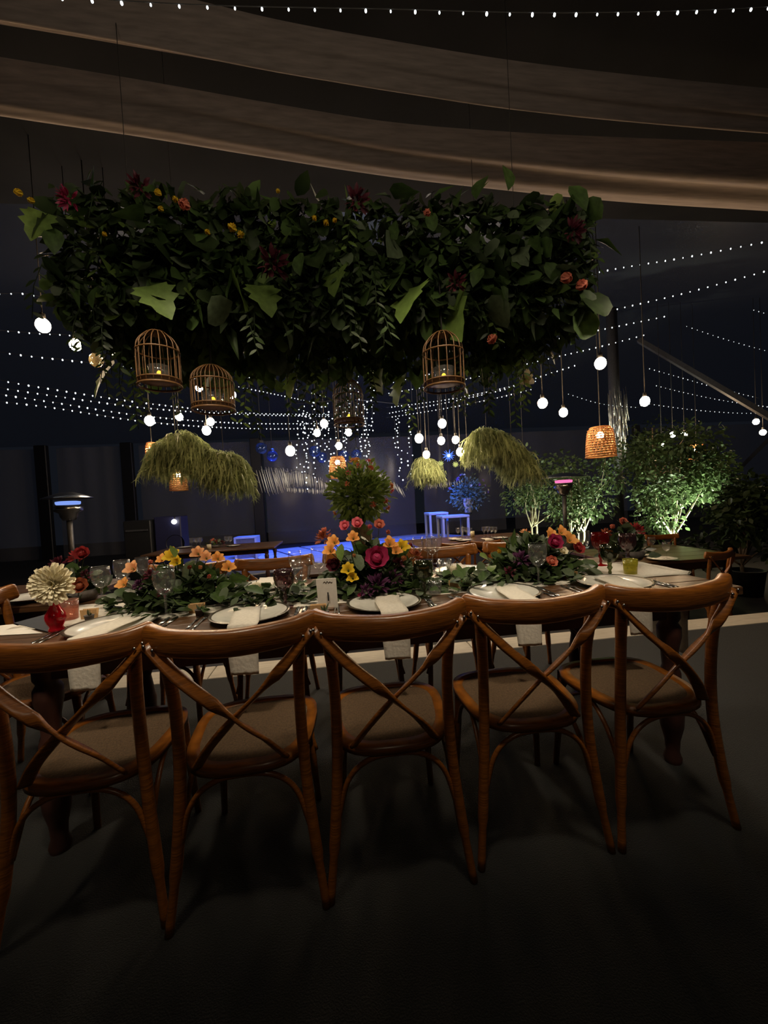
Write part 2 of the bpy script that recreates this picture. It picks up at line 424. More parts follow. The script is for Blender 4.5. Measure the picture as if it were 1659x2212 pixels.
for i, x in enumerate((-.93, -.42, .13, .66, 1.20)):
    dup(chair0, 'crossback wooden '+farw[i], (x, 2.575+.02*((i*7) % 3-1), 0), math.pi+.05*((i*5) % 3-1), 'crossback chairs along the far side')
dup(chair0, 'crossback wooden chair at the left head of the long table', (-1.60, 1.93, 0), -math.pi/2+.2, None)

# ------------------------------------------------------------------ long table
TX0, TX1, TY0, TY1, TZ = -1.34, 1.66, 1.445, 2.335, .775
tb = thing('dining_table', 'long dark wooden banquet table laid for dinner', 'table', ((TX0+TX1)/2, (TY0+TY1)/2, 0))
n = 6; wpl = (TY1-TY0)/n; LN = TX1-TX0
me = MB().box((0, 0, 0), (LN, wpl-.003, .036), bev=.004).build('plank', WOODD, tb, False); me.location = (0, TY0+wpl/2-(TY0+TY1)/2, TZ-.018)
for i in range(1, n): link('plank', me.data, tb, (0, TY0+wpl*(i+.5)-(TY0+TY1)/2, TZ-.018))
for s in (-1, 1):
    MB().box((0, s*.36, TZ-.086), (LN-.5, .025, .10)).build('apron', LEGW, tb, False)
    MB().box((s*(LN/2-.24), 0, TZ-.086), (.025, .72, .10)).build('apron', LEGW, tb, False)
prof = [(.032, 0), (.036, .02), (.026, .05), (.030, .10), (.044, .16), (.048, .22), (.034, .30), (.028, .34), (.040, .37), (.040, .40), (.030, .43), (.034, .50), (.046, .56), (.046, .60), (.034, .62), (.044, .64), (.044, .735)]
for sx in (-1, 1):
    for sy in (-1, 1):
        MB().lathe(prof, 16, (sx*(LN/2-.26), sy*.345, 0)).build('leg', LEGW, tb)
# white runner with its overhang at the right end
def cloth(name, rows, label, cat, matl=LINEN, group=None, n=8, thick=.0025):
    """rows: list of (left point, right point) along the cloth"""
    Ls = bez([r[0] for r in rows], 8); Rs = bez([r[1] for r in rows], 8); mm = MB()
    for i in range(len(Ls)):
        for k in range(n+1):
            p = Ls[i].lerp(Rs[i], k/n); mm.v.append((p.x, p.y, p.z+.0012*math.sin(k*2.1+i*.7)))
    for i in range(len(Ls)-1):
        for k in range(n): mm.f.append((i*(n+1)+k, i*(n+1)+k+1, (i+1)*(n+1)+k+1, (i+1)*(n+1)+k))
    o = mm.build(name, matl); sd = o.modifiers.new('t', 'SOLIDIFY'); sd.thickness = thick; sd.offset = 1
    return tag(o, label, cat, group)
cloth('table_runner', [((TX0-.002, 1.70, TZ+.003), (TX0-.002, 2.10, TZ+.003)), ((-.3, 1.71, TZ+.003), (-.3, 2.10, TZ+.003)), ((1.2, 1.72, TZ+.003), (1.2, 2.12, TZ+.003)),
      ((1.645, 1.72, TZ+.003), (1.645, 2.12, TZ+.003)), ((1.668, 1.72, TZ-.01), (1.668, 2.12, TZ-.01)), ((1.672, 1.73, .55), (1.672, 2.12, .55)), ((1.690, 1.75, .36), (1.690, 2.13, .38))],
      'white linen runner along the table, hanging over its right end', 'runner')

# ------------------------------------------------------------------ place settings
def make_plate():
    t = thing('dinner_plate', 'x', 'plate')
    MB().lathe([(.0005, .006), (.085, .006), (.105, .011), (.143, .020), (.1455, .0195), (.110, .007), (.085, 0), (.0005, 0)], 40).build('dish', CHINA, t)
    MB().lathe([(.1435, .0205), (.155, .0215), (.1565, .020), (.155, .0185), (.1435, .0180), (.1435, .0205)], 40, mod=lambda r, z, a: r+(.0012*math.sin(a*40) if r > .15 else 0)).build('rim', CHINARIM, t)
    return t
plate0 = make_plate()
PL = [(-.890, 1.622), (-.372, 1.618), (.168, 1.620), (.690, 1.622), (1.215, 1.632)]
plw = ['in front of the red vase with the white bloom', 'under the second napkin, left of the number card', 'in front of the middle flowers, right of the number card', 'in front of the right flower arrangement', 'by the green goblet nearest the right table end']
for i, (x, y) in enumerate(PL):
    o = plate0 if i == 0 else copy_tree(plate0)
    o['label'] = 'pale plate '+plw[i]; o['group'] = 'charger plates on the near side'; o.location = (x, y, TZ+.001); o.rotation_euler = (0, 0, i)
PLF = [(-.95, 2.17), (-.42, 2.18), (.12, 2.18), (.68, 2.17), (1.20, 2.18)]
plfw = ['far side of the table behind the white bloom', 'far side of the table behind the left flowers', 'far side of the table behind the middle flowers', 'far side of the table right of the middle flowers', 'far side of the table behind the right flowers']
for i, (x, y) in enumerate(PLF): dup(plate0, 'pale charger plate on the '+plfw[i], (x, y, TZ+.001), i*.7, 'charger plates on the far side')
NX = [-.885, -.362, .188, .705, 1.175]
nw = ['leftmost, beside the red vase', 'second from the left, near the purple goblet', 'third, in front of the middle flowers', 'fourth, in front of the right flowers', 'rightmost, beside the hanging runner']
for i, (x, y) in enumerate(PL):
    h = .052; k = NX[i]; z = TZ+.024; tw = (.045, -.03, .03, .055, .02)[i]
    cloth('napkin', [((x-h+tw, y+.09, z-.004), (x+h+tw, y+.10, z-.004)), ((x-h+tw*.5, y, z-.002), (x+h+tw*.5, y, z-.002)), ((k-h, TY0+.03, z+.001), (k+h, TY0+.03, z+.001)),
          ((k-h, TY0-.008, z-.010), (k+h, TY0-.008, z-.012)), ((k-h, TY0-.013, TZ-.06), (k+h, TY0-.013, TZ-.06)), ((k-h+.006, TY0-.016, TZ-.150), (k+h-.002, TY0-.016, TZ-.155))],
          'white napkin hanging over the near table edge, '+nw[i], 'napkin', LINEN, 'napkins on the near side', 6)
for i, (x, y) in enumerate(PLF):
    h = .05; z = TZ+.024
    cloth('napkin', [((x+h, y-.09, z-.004), (x-h, y-.09, z-.004)), ((x+h, y, z-.002), (x-h, y, z-.002)), ((x+h, TY1-.03, z+.001), (x-h, TY1-.03, z+.001)), ((x+h, TY1+.008, z-.01), (x-h, TY1+.008, z-.01)), ((x+h, TY1+.013, TZ-.14), (x-h, TY1+.013, TZ-.14))],
          'white napkin at the '+plfw[i].replace('far side', 'far edge'), 'napkin', LINEN, 'napkins on the far side', 6)

# cutlery
def make_fork():
    t = thing('fork', 'x', 'fork')
    MB().tube([(0, 0, .002), (0, .06, .003), (0, .11, .006), (0, .135, .004)], [1.1, .7, .6, 1.4], 8, flat=(.012, .003), up=(1, 0, 0)).build('handle', STEEL, t)
    for k in (-1.5, -.5, .5, 1.5): MB().tube([(k*.003, .135, .004), (k*.0042, .155, .002), (k*.0042, .185, .006)], [.0016, .0014, .0008], 6).build('tine', STEEL, t)
    return t
def make_knife():
    t = thing('knife', 'x', 'knife')
    MB().tube([(0, 0, .003), (0, .05, .004), (0, .10, .003)], [1, .95, .8], 8, flat=(.014, .005), up=(1, 0, 0)).build('handle', STEEL, t)
    MB().tube([(0, .10, .003), (.001, .15, .003), (.002, .195, .003), (.001, .215, .003)], [.8, 1.15, 1.1, .3], 8, flat=(.016, .002), up=(1, 0, 0)).build('blade', STEEL, t)
    return t
fork0, knife0 = make_fork(), make_knife()
ff = kf = True
sw = ['leftmost plate', 'plate left of the number card', 'plate right of the number card', 'plate before the right flowers', 'plate nearest the right table end']
for i, (x, y) in enumerate(PL):
    for j in range(2):
        o = fork0 if ff else copy_tree(fork0); ff = False
        o['label'] = ('outer' if j else 'inner')+' steel fork lying left of the '+sw[i]; o['group'] = 'forks on the near side'
        o.location = (x-.185-.022*j, y-.115, TZ); o.rotation_euler = (0, 0, .05*((i+j) % 3-1)+(.12 if i == 3 else 0))
    for j in range(2):
        o = knife0 if kf else copy_tree(knife0); kf = False
        o['label'] = ('outer' if j else 'inner')+' steel knife lying right of the '+sw[i]; o['group'] = 'knives on the near side'
        o.location = (x+.18+.022*j, y-.12, TZ); o.rotation_euler = (0, 0, -.05*((i+j) % 3-1))

# ------------------------------------------------------------------ glasses
def goblet(base, h, rb, material, label, cat='goblet', facet=0, group=None, name='goblet', bowl=.55):
    t = thing(name, label, cat, base, random.uniform(0, 1), group)
    fh = h*(1-bowl)
    md = (lambda r, z, a: r*(1+.045*math.sin(a*facet+z*190)) if facet else r)
    MB().lathe([(.0005, 0), (rb*.82, .001), (rb*.80, .004), (.012, .008), (.006, .014)], 20).build('foot', material, t)
    sp = [(.006, .014), (.0045, fh*.5), (.006, fh)] if not facet else [(.006, .014), (.009, fh*.3), (.006, fh*.45), (.013, fh*.65), (.008, fh*.8), (.012, fh)]
    MB().lathe(sp, 12).build('stem', material, t)
    b = h-fh
    inner = [(rb*.89, h), (rb*.94, fh+b*.8), (rb*.96, fh+b*.58), (rb*.84, fh+b*.34), (rb*.5, fh+b*.14), (.001, fh+b*.07)] if facet else [(rb*.905, h-.0005)]
    MB().lathe([(.004, fh), (rb*.55, fh+b*.10), (rb*.88, fh+b*.32), (rb, fh+b*.58), (rb*.97, fh+b*.82), (rb*.92, h)]+inner, 28 if not facet else facet*4, mod=None if not facet else md).build('bowl', material, t)
    return t
def tumbler(base, h, r, material, label, cat='tumbler', group=None, facet=0, name='tumbler'):
    t = thing(name, label, cat, base, 0, group)
    MB().lathe([(.0005, .0), (r*.82, 0), (r*.86, .004), (r*.93, h*.5), (r, h), (r-.003, h), (r*.90, h*.5), (r*.80, .008), (.0005, .008)], 24, mod=None if not facet else (lambda q, z, a: q*(1+.03*math.sin(a*facet)*math.sin(z/h*12)))).build('wall', material, t)
    MB().lathe([(r-.0005, h-.001), (r+.0012, h), (r-.0015, h+.001), (r-.0032, h)], 24).build('rim', material, t)
    return t
def on(px, py, Z=TZ+.0005): return at_z(px, py, Z)
goblet(on(617, 1312), .165, .043, G_PURPLE, 'smoky purple pressed-glass goblet right of the second plate', facet=12)
goblet(on(360, 1334), .205, .043, G_CLEAR, 'clear wine glass in front of the left flower arrangement', 'wine glass', name='wine_glass')
goblet(on(917, 1290), .160, .042, G_GREEN, 'dark green pressed-glass goblet right of the middle flowers', facet=12)
goblet(on(1164, 1266), .200, .042, G_CLEAR, 'clear wine glass in front of the right flower arrangement', 'wine glass', name='wine_glass')
goblet(on(1318, 1246), .160, .043, G_GREEN, 'dark green goblet behind the rightmost plate', facet=12)
goblet(on(1298, 1222), .190, .046, G_RUBY, 'ruby red goblet behind the green goblet at the right', facet=12)
goblet(on(1357, 1222), .180, .044, G_PURPLE, 'smoky goblet right of the ruby goblet at the right table end', facet=10)
goblet(on(222, 1308), .190, .042, G_CLEAR, 'clear wine glass just right of the white bloom', 'wine glass', name='wine_glass')
goblet(on(268, 1292), .200, .040, G_CLEAR, 'clear wine glass behind the left end of the left flowers', 'wine glass', name='wine_glass')
goblet(on(655, 1296), .190, .044, G_CLEAR, 'clear wine glass left of the number card', 'wine glass', name='wine_glass')
goblet(on(692, 1268), .210, .040, G_CLEAR, 'tall clear wine glass behind the number card', 'wine glass', name='wine_glass')
tumbler(on(963, 1262), .125, .034, G_CLEAR, 'clear tumbler behind the candle right of the middle flowers')
tumbler(on(940, 1284), .060, .032, G_CLEAR, 'low clear tealight glass beside the right candle', 'tealight glass', facet=9)
tumbler(on(152, 1338), .085, .034, G_PINK, 'small pink pressed glass right of the red vase', facet=10)
tumbler(on(1362, 1240), .075, .034, G_YELLOW, 'yellow glowing tealight glass behind the rightmost plate', 'tealight glass', facet=10)
far_gl = [(905, 1222), (925, 1220), (945, 1218), (935, 1228), (1130, 1222), (1262, 1212), (640, 1262), (310, 1272)]
fgw = ['first of four wine glasses right of the middle flowers', 'second of four wine glasses right of the middle flowers', 'third of four wine glasses right of the middle flowers', 'front one of four wine glasses right of the middle flowers', 'behind the right flower arrangement', 'right of the right flower arrangement', 'behind the purple goblet', 'behind the left flower arrangement']
for (x, y), s_ in zip(far_gl, fgw):
    goblet(on(x, y), .185, .036, G_CLEAR, 'far wine glass, '+s_, 'wine glass', name='wine_glass', group='wine glasses on the far side')

# ------------------------------------------------------------------ candles, cards, pots
def candle(base, h, r, label):
    t = thing('pillar_candle', label, 'candle', base)
    MB().lathe([(.0005, 0), (r, 0), (r, h*.84), (r*.96, h*.90), (r*.55, h*.97), (.0005, h)], 5 if False else 20).build('wax', WAX, t)
    MB().tube([(0, 0, h-.004), (.001, 0, h+.010)], .0012, 6).build('wick', INK, t)
    g = MB().lathe([(.0005, 0), (r*1.9, 0), (r*2.0, .006), (r*1.2, .012), (r*1.1, .010), (.0005, .004)], 20).build('dish', G_CLEAR, t)
candle(on(556, 1296), .085, .022, 'cream pillar candle between the left flowers and the purple goblet')
candle(on(979, 1262), .095, .023, 'cream pillar candle right of the middle flowers')
def number_card():
    p = on(708, 1318); t = thing('number_card', 'white table number card with a small black figure 1', 'card', p, -.12)
    rot = Matrix.Rotation(R(10), 4, 'X')
    MB().box((0, .011, .066), (.082, .0025, .132), m=rot).build('card', PAPER, t, False)
    def txt(s, size, z, y=-.003):
        cu = bpy.data.curves.new('txt', 'FONT'); cu.body = s; cu.size = size; cu.align_x = 'CENTER'; cu.align_y = 'CENTER'; cu.extrude = .0004
        tmp = bpy.data.objects.new('txt', cu); COL.objects.link(tmp)
        dg = bpy.context.evaluated_depsgraph_get(); me = bpy.data.meshes.new_from_object(tmp.evaluated_get(dg)); bpy.data.objects.remove(tmp)
        me.materials.clear(); me.materials.append(INK); return me
    o = link('numeral', txt('1', .055, 0), t); o.matrix_local = Matrix.Translation((.004, .0083-.0005, .052)) @ rot @ Matrix.Rotation(R(90), 4, 'X')
    # the small script flourish at the head of the card
    q = [(-.018, 0, .0), (-.012, 0, .004), (-.007, 0, -.002), (-.002, 0, .005), (.003, 0, -.001), (.009, 0, .003), (.014, 0, -.001), (.019, 0, .001)]
    o = MB().tube(bez(q, 5), .0009, 5).build('script_mark', INK, t); o.matrix_local = Matrix.Translation((.006, .0005, .114)) @ rot
    MB().box((0, .014, .003), (.05, .03, .006), bev=.001).build('stand', WOODD, t, False)
number_card()
def place_card(px, py, rz, label, pot, lab2=None, tilt=8):
    p = on(px, py); t = thing('place_card', label, 'card', p, rz, 'kraft place cards')
    rot = Matrix.Rotation(R(tilt), 4, 'X')
    MB().box((0, 0, .0215), (.062, .0018, .043), m=rot).build('front_leaf', KRAFT, t, False)
    MB().box((0, .014, .0215), (.062, .0018, .043), m=Matrix.Rotation(R(-tilt-14), 4, 'X')).build('back_leaf', KRAFT, t, False)
    if pot:
        q = p+Vector((.026, -.040, 0)); t2 = thing('succulent_pot', lab2, 'plant pot', q, 0, 'little plant pots by the place cards')
        MB().lathe([(.0005, 0), (.014, 0), (.018, .026), (.0195, .028), (.016, .028), (.015, .022), (.0005, .022)], 16).build('pot', POTM, t2)
        for k in range(7):
            a = k*2.4; mm = MB(); leafv(mm, (0, 0, .02), Vector((math.cos(a)*.5, math.sin(a)*.5, 1)), .02+.012*(k % 3), .008); mm.build('leaf', EUCA, t2)
def leafv(mm, base, d, ln, wd, up=None, kind='oval', droop=.15):
    """one leaf with a mid-rib fold, added to a builder: base point, direction, length, width"""
    b = Vector(base); d = Vector(d).normalized()
    u = Vector(up) if up is not None else Vector((random.uniform(-1, 1), random.uniform(-1, 1), random.uniform(-.2, 1)))
    s = d.cross(u)
    if s.length < 1e-4: s = d.orthogonal()
    s.normalize(); nn = s.cross(d)
    if kind == 'oval': prof = [(0, .02), (.22, .36), (.5, .5), (.78, .34), (1, .02)]
    elif kind == 'lance': prof = [(0, .03), (.35, .5), (1, .02)]
    elif kind == 'round': prof = [(0, .06), (.15, .42), (.5, .52), (.85, .42), (1, .1)]
    else: prof = [(0, .10), (.06, .42), (.16, .40), (.26, .56), (.38, .36), (.52, .50), (.64, .27), (.80, .24), (1, .02)]
    o = len(mm.v)
    for t_, w_ in prof:
        c = b + d*(ln*t_) - nn*(droop*ln*t_*t_)
        off = -nn*(.18*w_*wd)*-1
        mm.v += [tuple(c - s*(w_*wd) + off), tuple(c), tuple(c + s*(w_*wd) + off)]
    for i in range(len(prof)-1):
        a = o+3*i; mm.f += [(a, a+1, a+4, a+3), (a+1, a+2, a+5, a+4)]
place_card(425, 1326, .06, 'kraft place card with a little pot before the left flowers', True, 'tiny potted succulent by the place card before the left flowers')
place_card(688, 1330, -.04, 'kraft place card standing in front of the number card', True, 'tiny potted succulent in front of the number card')
place_card(985, 1272, .05, 'kraft place card below the right candle', True, 'tiny potted succulent by the place card below the right candle')
place_card(1233, 1252, -.4, 'tilted kraft place card right of the right flowers', False, tilt=22)
place_card(192, 1338, .05, 'kraft place card right of the pink glass', True, 'tiny potted succulent behind the leftmost plate')
# white sheet and painted-in gap shade at the left end
def sheet(name, corners, h, material, label, cat):
    P = [at_z(x, y, TZ+.002) for x, y in corners]; mm = MB()
    n_ = len(P); mm.v = [tuple(p) for p in P]+[(p.x, p.y, p.z+h) for p in P]
    mm.f = [tuple(range(n_-1, -1, -1)), tuple(range(n_, 2*n_))]+[(i, (i+1) % n_, n_+(i+1) % n_, n_+i) for i in range(n_)]
    return tag(mm.build(name, material, smooth=False), label, cat)
sheet('paper_sheet', [(-60, 1376), (92, 1368), (28, 1349), (-60, 1358)], .0015, PAPER, 'white paper sheet lying at the left end of the table', 'paper')
o = sheet('gap_shade', [(30, 1347), (108, 1326), (128, 1352), (104, 1366)], .003, GAPSHADE, 'painted-in dark shade of the gap beside the white sheet under the red vase', 'shade')  # dark sheet whose colour stands in for the shaded gap
# ------------------------------------------------------------------ flowers
def petal_mesh(kind):
    mm = MB(); nu, nv = 5, 5
    for j in range(nv):
        t = j/(nv-1)
        for i in range(nu):
            u = -1+2*i/(nu-1)
            if kind == 'cup':     # broad cupped petal, length 1
                wd = .52*math.sin(math.pi*(.12+.80*t))**.7; x = u*wd; y = t*.95-.06*u*u*t; z = .34*t*t*1.2+.30*u*u*wd-.02
            elif kind == 'lily':
                wd = .36*math.sin(math.pi*(.10+.84*t))**.8+.01; x = u*wd; y = t; z = .45*t-.30*t*t*t+.30*u*u*wd
            else:                  # daisy ray
                wd = .165*math.sin(math.pi*(.18+.74*t))**.6+.006; x = u*wd; y = t; z = .12*t-.02*t*t+.8*u*u*wd
            mm.v.append((x, y, z))
    for j in range(nv-1):
        for i in range(nu-1): mm.f.append((j*nu+i, j*nu+i+1, (j+1)*nu+i+1, (j+1)*nu+i))
    return mm
PM = {}
def petal(kind, col):
    k = (kind, col)
    if k not in PM:
        p = petal_mesh(kind); me = bpy.data.meshes.new('petal'); me.from_pydata(p.v, [], p.f)
        me.polygons.foreach_set('use_smooth', [True]*len(me.polygons)); me.materials.append(PET[col]); PM[k] = me
    return PM[k]
CM = {}
def flower(parent, kind, col, loc, face, r, name='flower', rnd=random):
    """a flower of radius r at loc (in the parent's frame) facing along `face`"""
    kk = (kind, col)
    if kk not in CM:
        mm = MB()
        if kind in ('rose', 'bud'):
            mm.ball((0, 0, .28), .34, 10, 6, (1, 1, 1.15)); mt = PET[col]
        elif kind == 'lily':
            mm.tube([(0, 0, -.25), (0, 0, .05)], [.05, .10], 6)
            for k in range(5): mm.tube([(0, 0, 0), (.12*math.cos(k*1.26), .12*math.sin(k*1.26), .5)], .022, 4)
            mt = LEAFB
        elif kind == 'ruffle':
            rr = random.Random(3); mt = PET[col]
            for k in range(46):
                a, b = rr.uniform(0, 6.28), rr.uniform(0, 1.45)
                d = Vector((math.sin(b)*math.cos(a), math.sin(b)*math.sin(a), math.cos(b)*.75)); leafv(mm, d*.35, d+Vector((rr.uniform(-.3, .3), rr.uniform(-.3, .3), .2)), .62, .20, kind='oval')
        else:
            mm.ball((0, 0, .05), .26, 14, 7, (1, 1, .6)); mt = CENTRE
        me = bpy.data.meshes.new(name); me.from_pydata(mm.v, [], mm.f); me.polygons.foreach_set('use_smooth', [True]*len(me.polygons)); me.materials.append(mt); CM[kk] = me
    q = Vector(face).to_track_quat('Z', 'Y')
    o = link(name, CM[kk], parent, loc); o.rotation_mode = 'QUATERNION'; o.rotation_quaternion = q; o.scale = (r,)*3
    if kind == 'rose': rows = [(5, .55, 62, .10), (6, .72, 42, .06), (7, .95, 18, 0)]
    elif kind == 'bud': rows = [(4, .85, 72, .05), (4, .95, 62, .0)]
    elif kind == 'lily': rows = [(3, 1.05, 34, .02), (3, .98, 42, .0)]
    elif kind == 'dahlia': rows = [(14, .42, 66, .10), (18, .60, 46, .09), (22, .78, 30, .06), (24, .92, 16, .03), (24, .98, 5, .0)]
    else: rows = []
    pk = {'rose': 'cup', 'bud': 'cup', 'lily': 'lily', 'dahlia': 'ray'}.get(kind)
    for ri, (n_, ln, tilt, zz) in enumerate(rows):
        for i in range(n_):
            a = 2*math.pi*(i+.5*(ri % 2))/n_ + rnd.uniform(-.09, .09)
            p = link('petal', petal(pk, col), o)
            p.matrix_local = Matrix.Rotation(a, 4, 'Z') @ Matrix.Translation((0, .08, zz)) @ Matrix.Rotation(R(tilt+rnd.uniform(-5, 5)), 4, 'X') @ Matrix.Scale(ln*rnd.uniform(.92, 1.06), 4)
    return o
def leaf_obj(parent, kind, material, base, d, ln, wd, cache={}):
    k = (kind, material.name)
    if k not in cache:
        mm = MB(); leafv(mm, (0, 0, 0), (0, 1, 0), 1, 1, (0, 0, 1), kind, .22); me = bpy.data.meshes.new('leaf'); me.from_pydata(mm.v, [], mm.f)
        me.polygons.foreach_set('use_smooth', [True]*len(me.polygons)); me.materials.append(material); cache[k] = me
    o = link('leaf', cache[k], parent, base); o.rotation_mode = 'QUATERNION'
    o.rotation_quaternion = Vector(d).to_track_quat('Y', 'Z') @ Euler((0, random.uniform(-1.0, 1.0), 0)).to_quaternion(); o.scale = (wd, ln, ln)
    return o

def arrangement(label, cpx, Y, spread, items, leaves, group='flower arrangements down the table', zc=.10, bowl=True, base_z=TZ+.0045, seed=1, big=40):
    """items: (kind, colour, px, py, dY, r_px)"""
    rnd = random.Random(seed); c = at_y(cpx, 1200, Y); c.z = base_z
    t = thing('flower_arrangement', label, 'flowers', c, 0, group)
    if bowl: MB().lathe([(.0005, 0), (.085, 0), (.10, .03), (.095, .055), (.085, .05), (.0005, .02)], 20).build('bowl', POTM, t)
    fl = []
    for kind, col, px, py, dY, rp in items:
        p = at_y(px, py, Y+dY); r = px_m(p, rp); q = p-c
        f = Vector((q.x*.8, -.55 if kind != 'ruffle' else -.3, .45 if kind in ('lily', 'ruffle') else .35)); f.normalize()
        flower(t, kind, col, q - f*r*.3, f, r, 'flower', rnd); fl.append((q, f, r))
    st = MB()
    for q, f, r in fl:
        st.tube(bez([(q.x*.15, q.y*.15+.0, .02), (q.x*.6, q.y*.6, q.z*.55), tuple(q-f*r*.35)], 4), .0022, 5)
    sx, sy, sz = spread
    lv = {k: MB() for k in ('LEAF', 'LEAFD', 'EUCA')}; nb = 0
    for i in range(leaves):
        a, b = rnd.uniform(0, 6.283), rnd.random()**.6
        hh = rnd.random()
        rad = b*(1-.65*hh)
        p = Vector((math.cos(a)*sx*rad, math.sin(a)*sy*rad, .012+sz*hh*(1-.45*b)))
        d = Vector((p.x/sx*.9+rnd.uniform(-.6, .6), p.y/sy*.7+rnd.uniform(-.6, .5), rnd.uniform(-.15, .9)))
        ln = rnd.uniform(.035, .085); kd = rnd.choice(['oval', 'oval', 'round', 'lance'])
        if nb < big and p.y < 0.02 and b > .45:
            nb += 1; leaf_obj(t, kd, rnd.choice([LEAF, LEAFD, EUCA, LEAFB if nb % 4 == 0 else LEAF]), p, d, ln*1.15, ln*(.8 if kd != 'lance' else .45))
        else: leafv(lv[rnd.choice(['LEAF', 'LEAFD', 'LEAFD', 'EUCA'])], p, d, ln, ln*(.75 if kd != 'lance' else .4), (rnd.uniform(-1, 1), rnd.uniform(-1, .5), 1), kd)
    st.build('stems', LEAFD, t)
    for k, mm in lv.items():
        if mm.v: tag(mm.build('foliage', globals()[k], t), kind='stuff')
    return t
arrangement('tall flower arrangement of pink roses, magenta bloom and orange lilies behind the number card', 805, 1.93, (.30, .20, .23), [
    ('rose', 'pink', 745, 1136, 0, 15), ('rose', 'pink', 772, 1131, -.02, 16), ('bud', 'pink', 799, 1138, .03, 11), ('rose', 'coral', 819, 1134, 0, 15), ('bud', 'coral', 838, 1150, 0, 11),
    ('lily', 'orange', 763, 1163, -.10, 19), ('lily', 'orange', 722, 1172, -.06, 20), ('lily', 'orange', 713, 1190, -.10, 20), ('lily', 'orange', 842, 1176, -.10, 21), ('lily', 'yellow', 868, 1182, -.08, 21), ('lily', 'orange', 856, 1192, -.12, 17),
    ('rose', 'magenta', 814, 1206, -.16, 34), ('bud', 'red', 886, 1178, .02, 10), ('lily', 'yellow', 752, 1232, -.18, 20), ('lily', 'yellow', 762, 1249, -.20, 18), ('ruffle', 'rust', 697, 1160, .02, 24), ('ruffle', 'coral', 700, 1150, .05, 18),
    ('rose', 'burgundy', 722, 1222, -.08, 20), ('bud', 'peach', 872, 1207, -.10, 14), ('bud', 'peach', 765, 1200, -.14, 9), ('ruffle', 'rust', 898, 1198, -.02, 20), ('ruffle', 'purple', 815, 1258, -.20, 34), ('ruffle', 'purple', 850, 1245, -.16, 26), ('ruffle', 'purple', 790, 1274, -.22, 22),
    ('bud', 'magenta', 776, 1286, -.24, 9), ('ruffle', 'burgundy', 860, 1215, -.1, 18)], 520, seed=11)
arrangement('low flower arrangement with a yellow lily and peach blooms, at the left', 388, 1.93, (.40, .19, .15), [
    ('lily', 'yellow', 373, 1203, -.05, 23), ('lily', 'yellow', 382, 1216, -.08, 18), ('lily', 'peach', 288, 1230, -.05, 22), ('lily', 'orange', 268, 1264, -.12, 19), ('bud', 'coral', 326, 1214, .02, 10), ('lily', 'orange', 350, 1210, 0, 15),
    ('lily', 'peach', 428, 1197, .02, 20), ('lily', 'peach', 446, 1206, 0, 18), ('lily', 'orange', 471, 1207, -.03, 18), ('lily', 'orange', 494, 1227, -.08, 19), ('bud', 'peach', 433, 1226, -.12, 10), ('bud', 'coral', 452, 1246, -.12, 10),
    ('ruffle', 'burgundy', 325, 1240, -.06, 20), ('ruffle', 'purple', 300, 1262, -.1, 18), ('bud', 'rust', 410, 1226, -.06, 10), ('ruffle', 'burgundy', 350, 1280, -.16, 16)], 560, seed=12)
arrangement('flower arrangement with orange lilies over a magenta rose, at the right', 1150, 1.95, (.30, .19, .19), [
    ('lily', 'orange', 1189, 1157, -.04, 19), ('lily', 'orange', 1212, 1152, -.02, 19), ('lily', 'orange', 1230, 1168, -.06, 21), ('rose', 'magenta', 1198, 1172, -.14, 23), ('rose', 'red', 1248, 1184, -.04, 18), ('rose', 'cream', 1216, 1190, -.16, 12),
    ('rose', 'coral', 1192, 1213, -.20, 16), ('ruffle', 'purple', 1125, 1205, -.12, 26), ('bud', 'yellow', 1078, 1192, -.10, 10), ('ruffle', 'peach', 1135, 1152, .06, 16), ('bud', 'burgundy', 1160, 1170, -.02, 12), ('ruffle', 'burgundy', 1100, 1235, -.14, 18)], 520, seed=13)
arrangement('dark red flower arrangement behind the white bloom at the left end', 160, 2.22, (.16, .10, .16), [
    ('rose', 'red', 178, 1196, 0, 21), ('ruffle', 'red', 165, 1200, .03, 22), ('ruffle', 'burgundy', 125, 1216, -.02, 24), ('rose', 'rust', 172, 1266, -.22, 22), ('rose', 'rust', 150, 1262, -.18, 18), ('ruffle', 'burgundy', 185, 1240, -.05, 16)], 130, seed=14, big=20)
arrangement('red flower arrangement behind the ruby goblet at the right', 1352, 2.20, (.14, .09, .22), [
    ('bud', 'coral', 1322, 1138, 0, 11), ('rose', 'coral', 1346, 1128, .02, 13), ('ruffle', 'red', 1374, 1142, 0, 22), ('ruffle', 'rust', 1310, 1150, .04, 15), ('bud', 'burgundy', 1352, 1146, -.02, 12)], 120, seed=15, big=20)

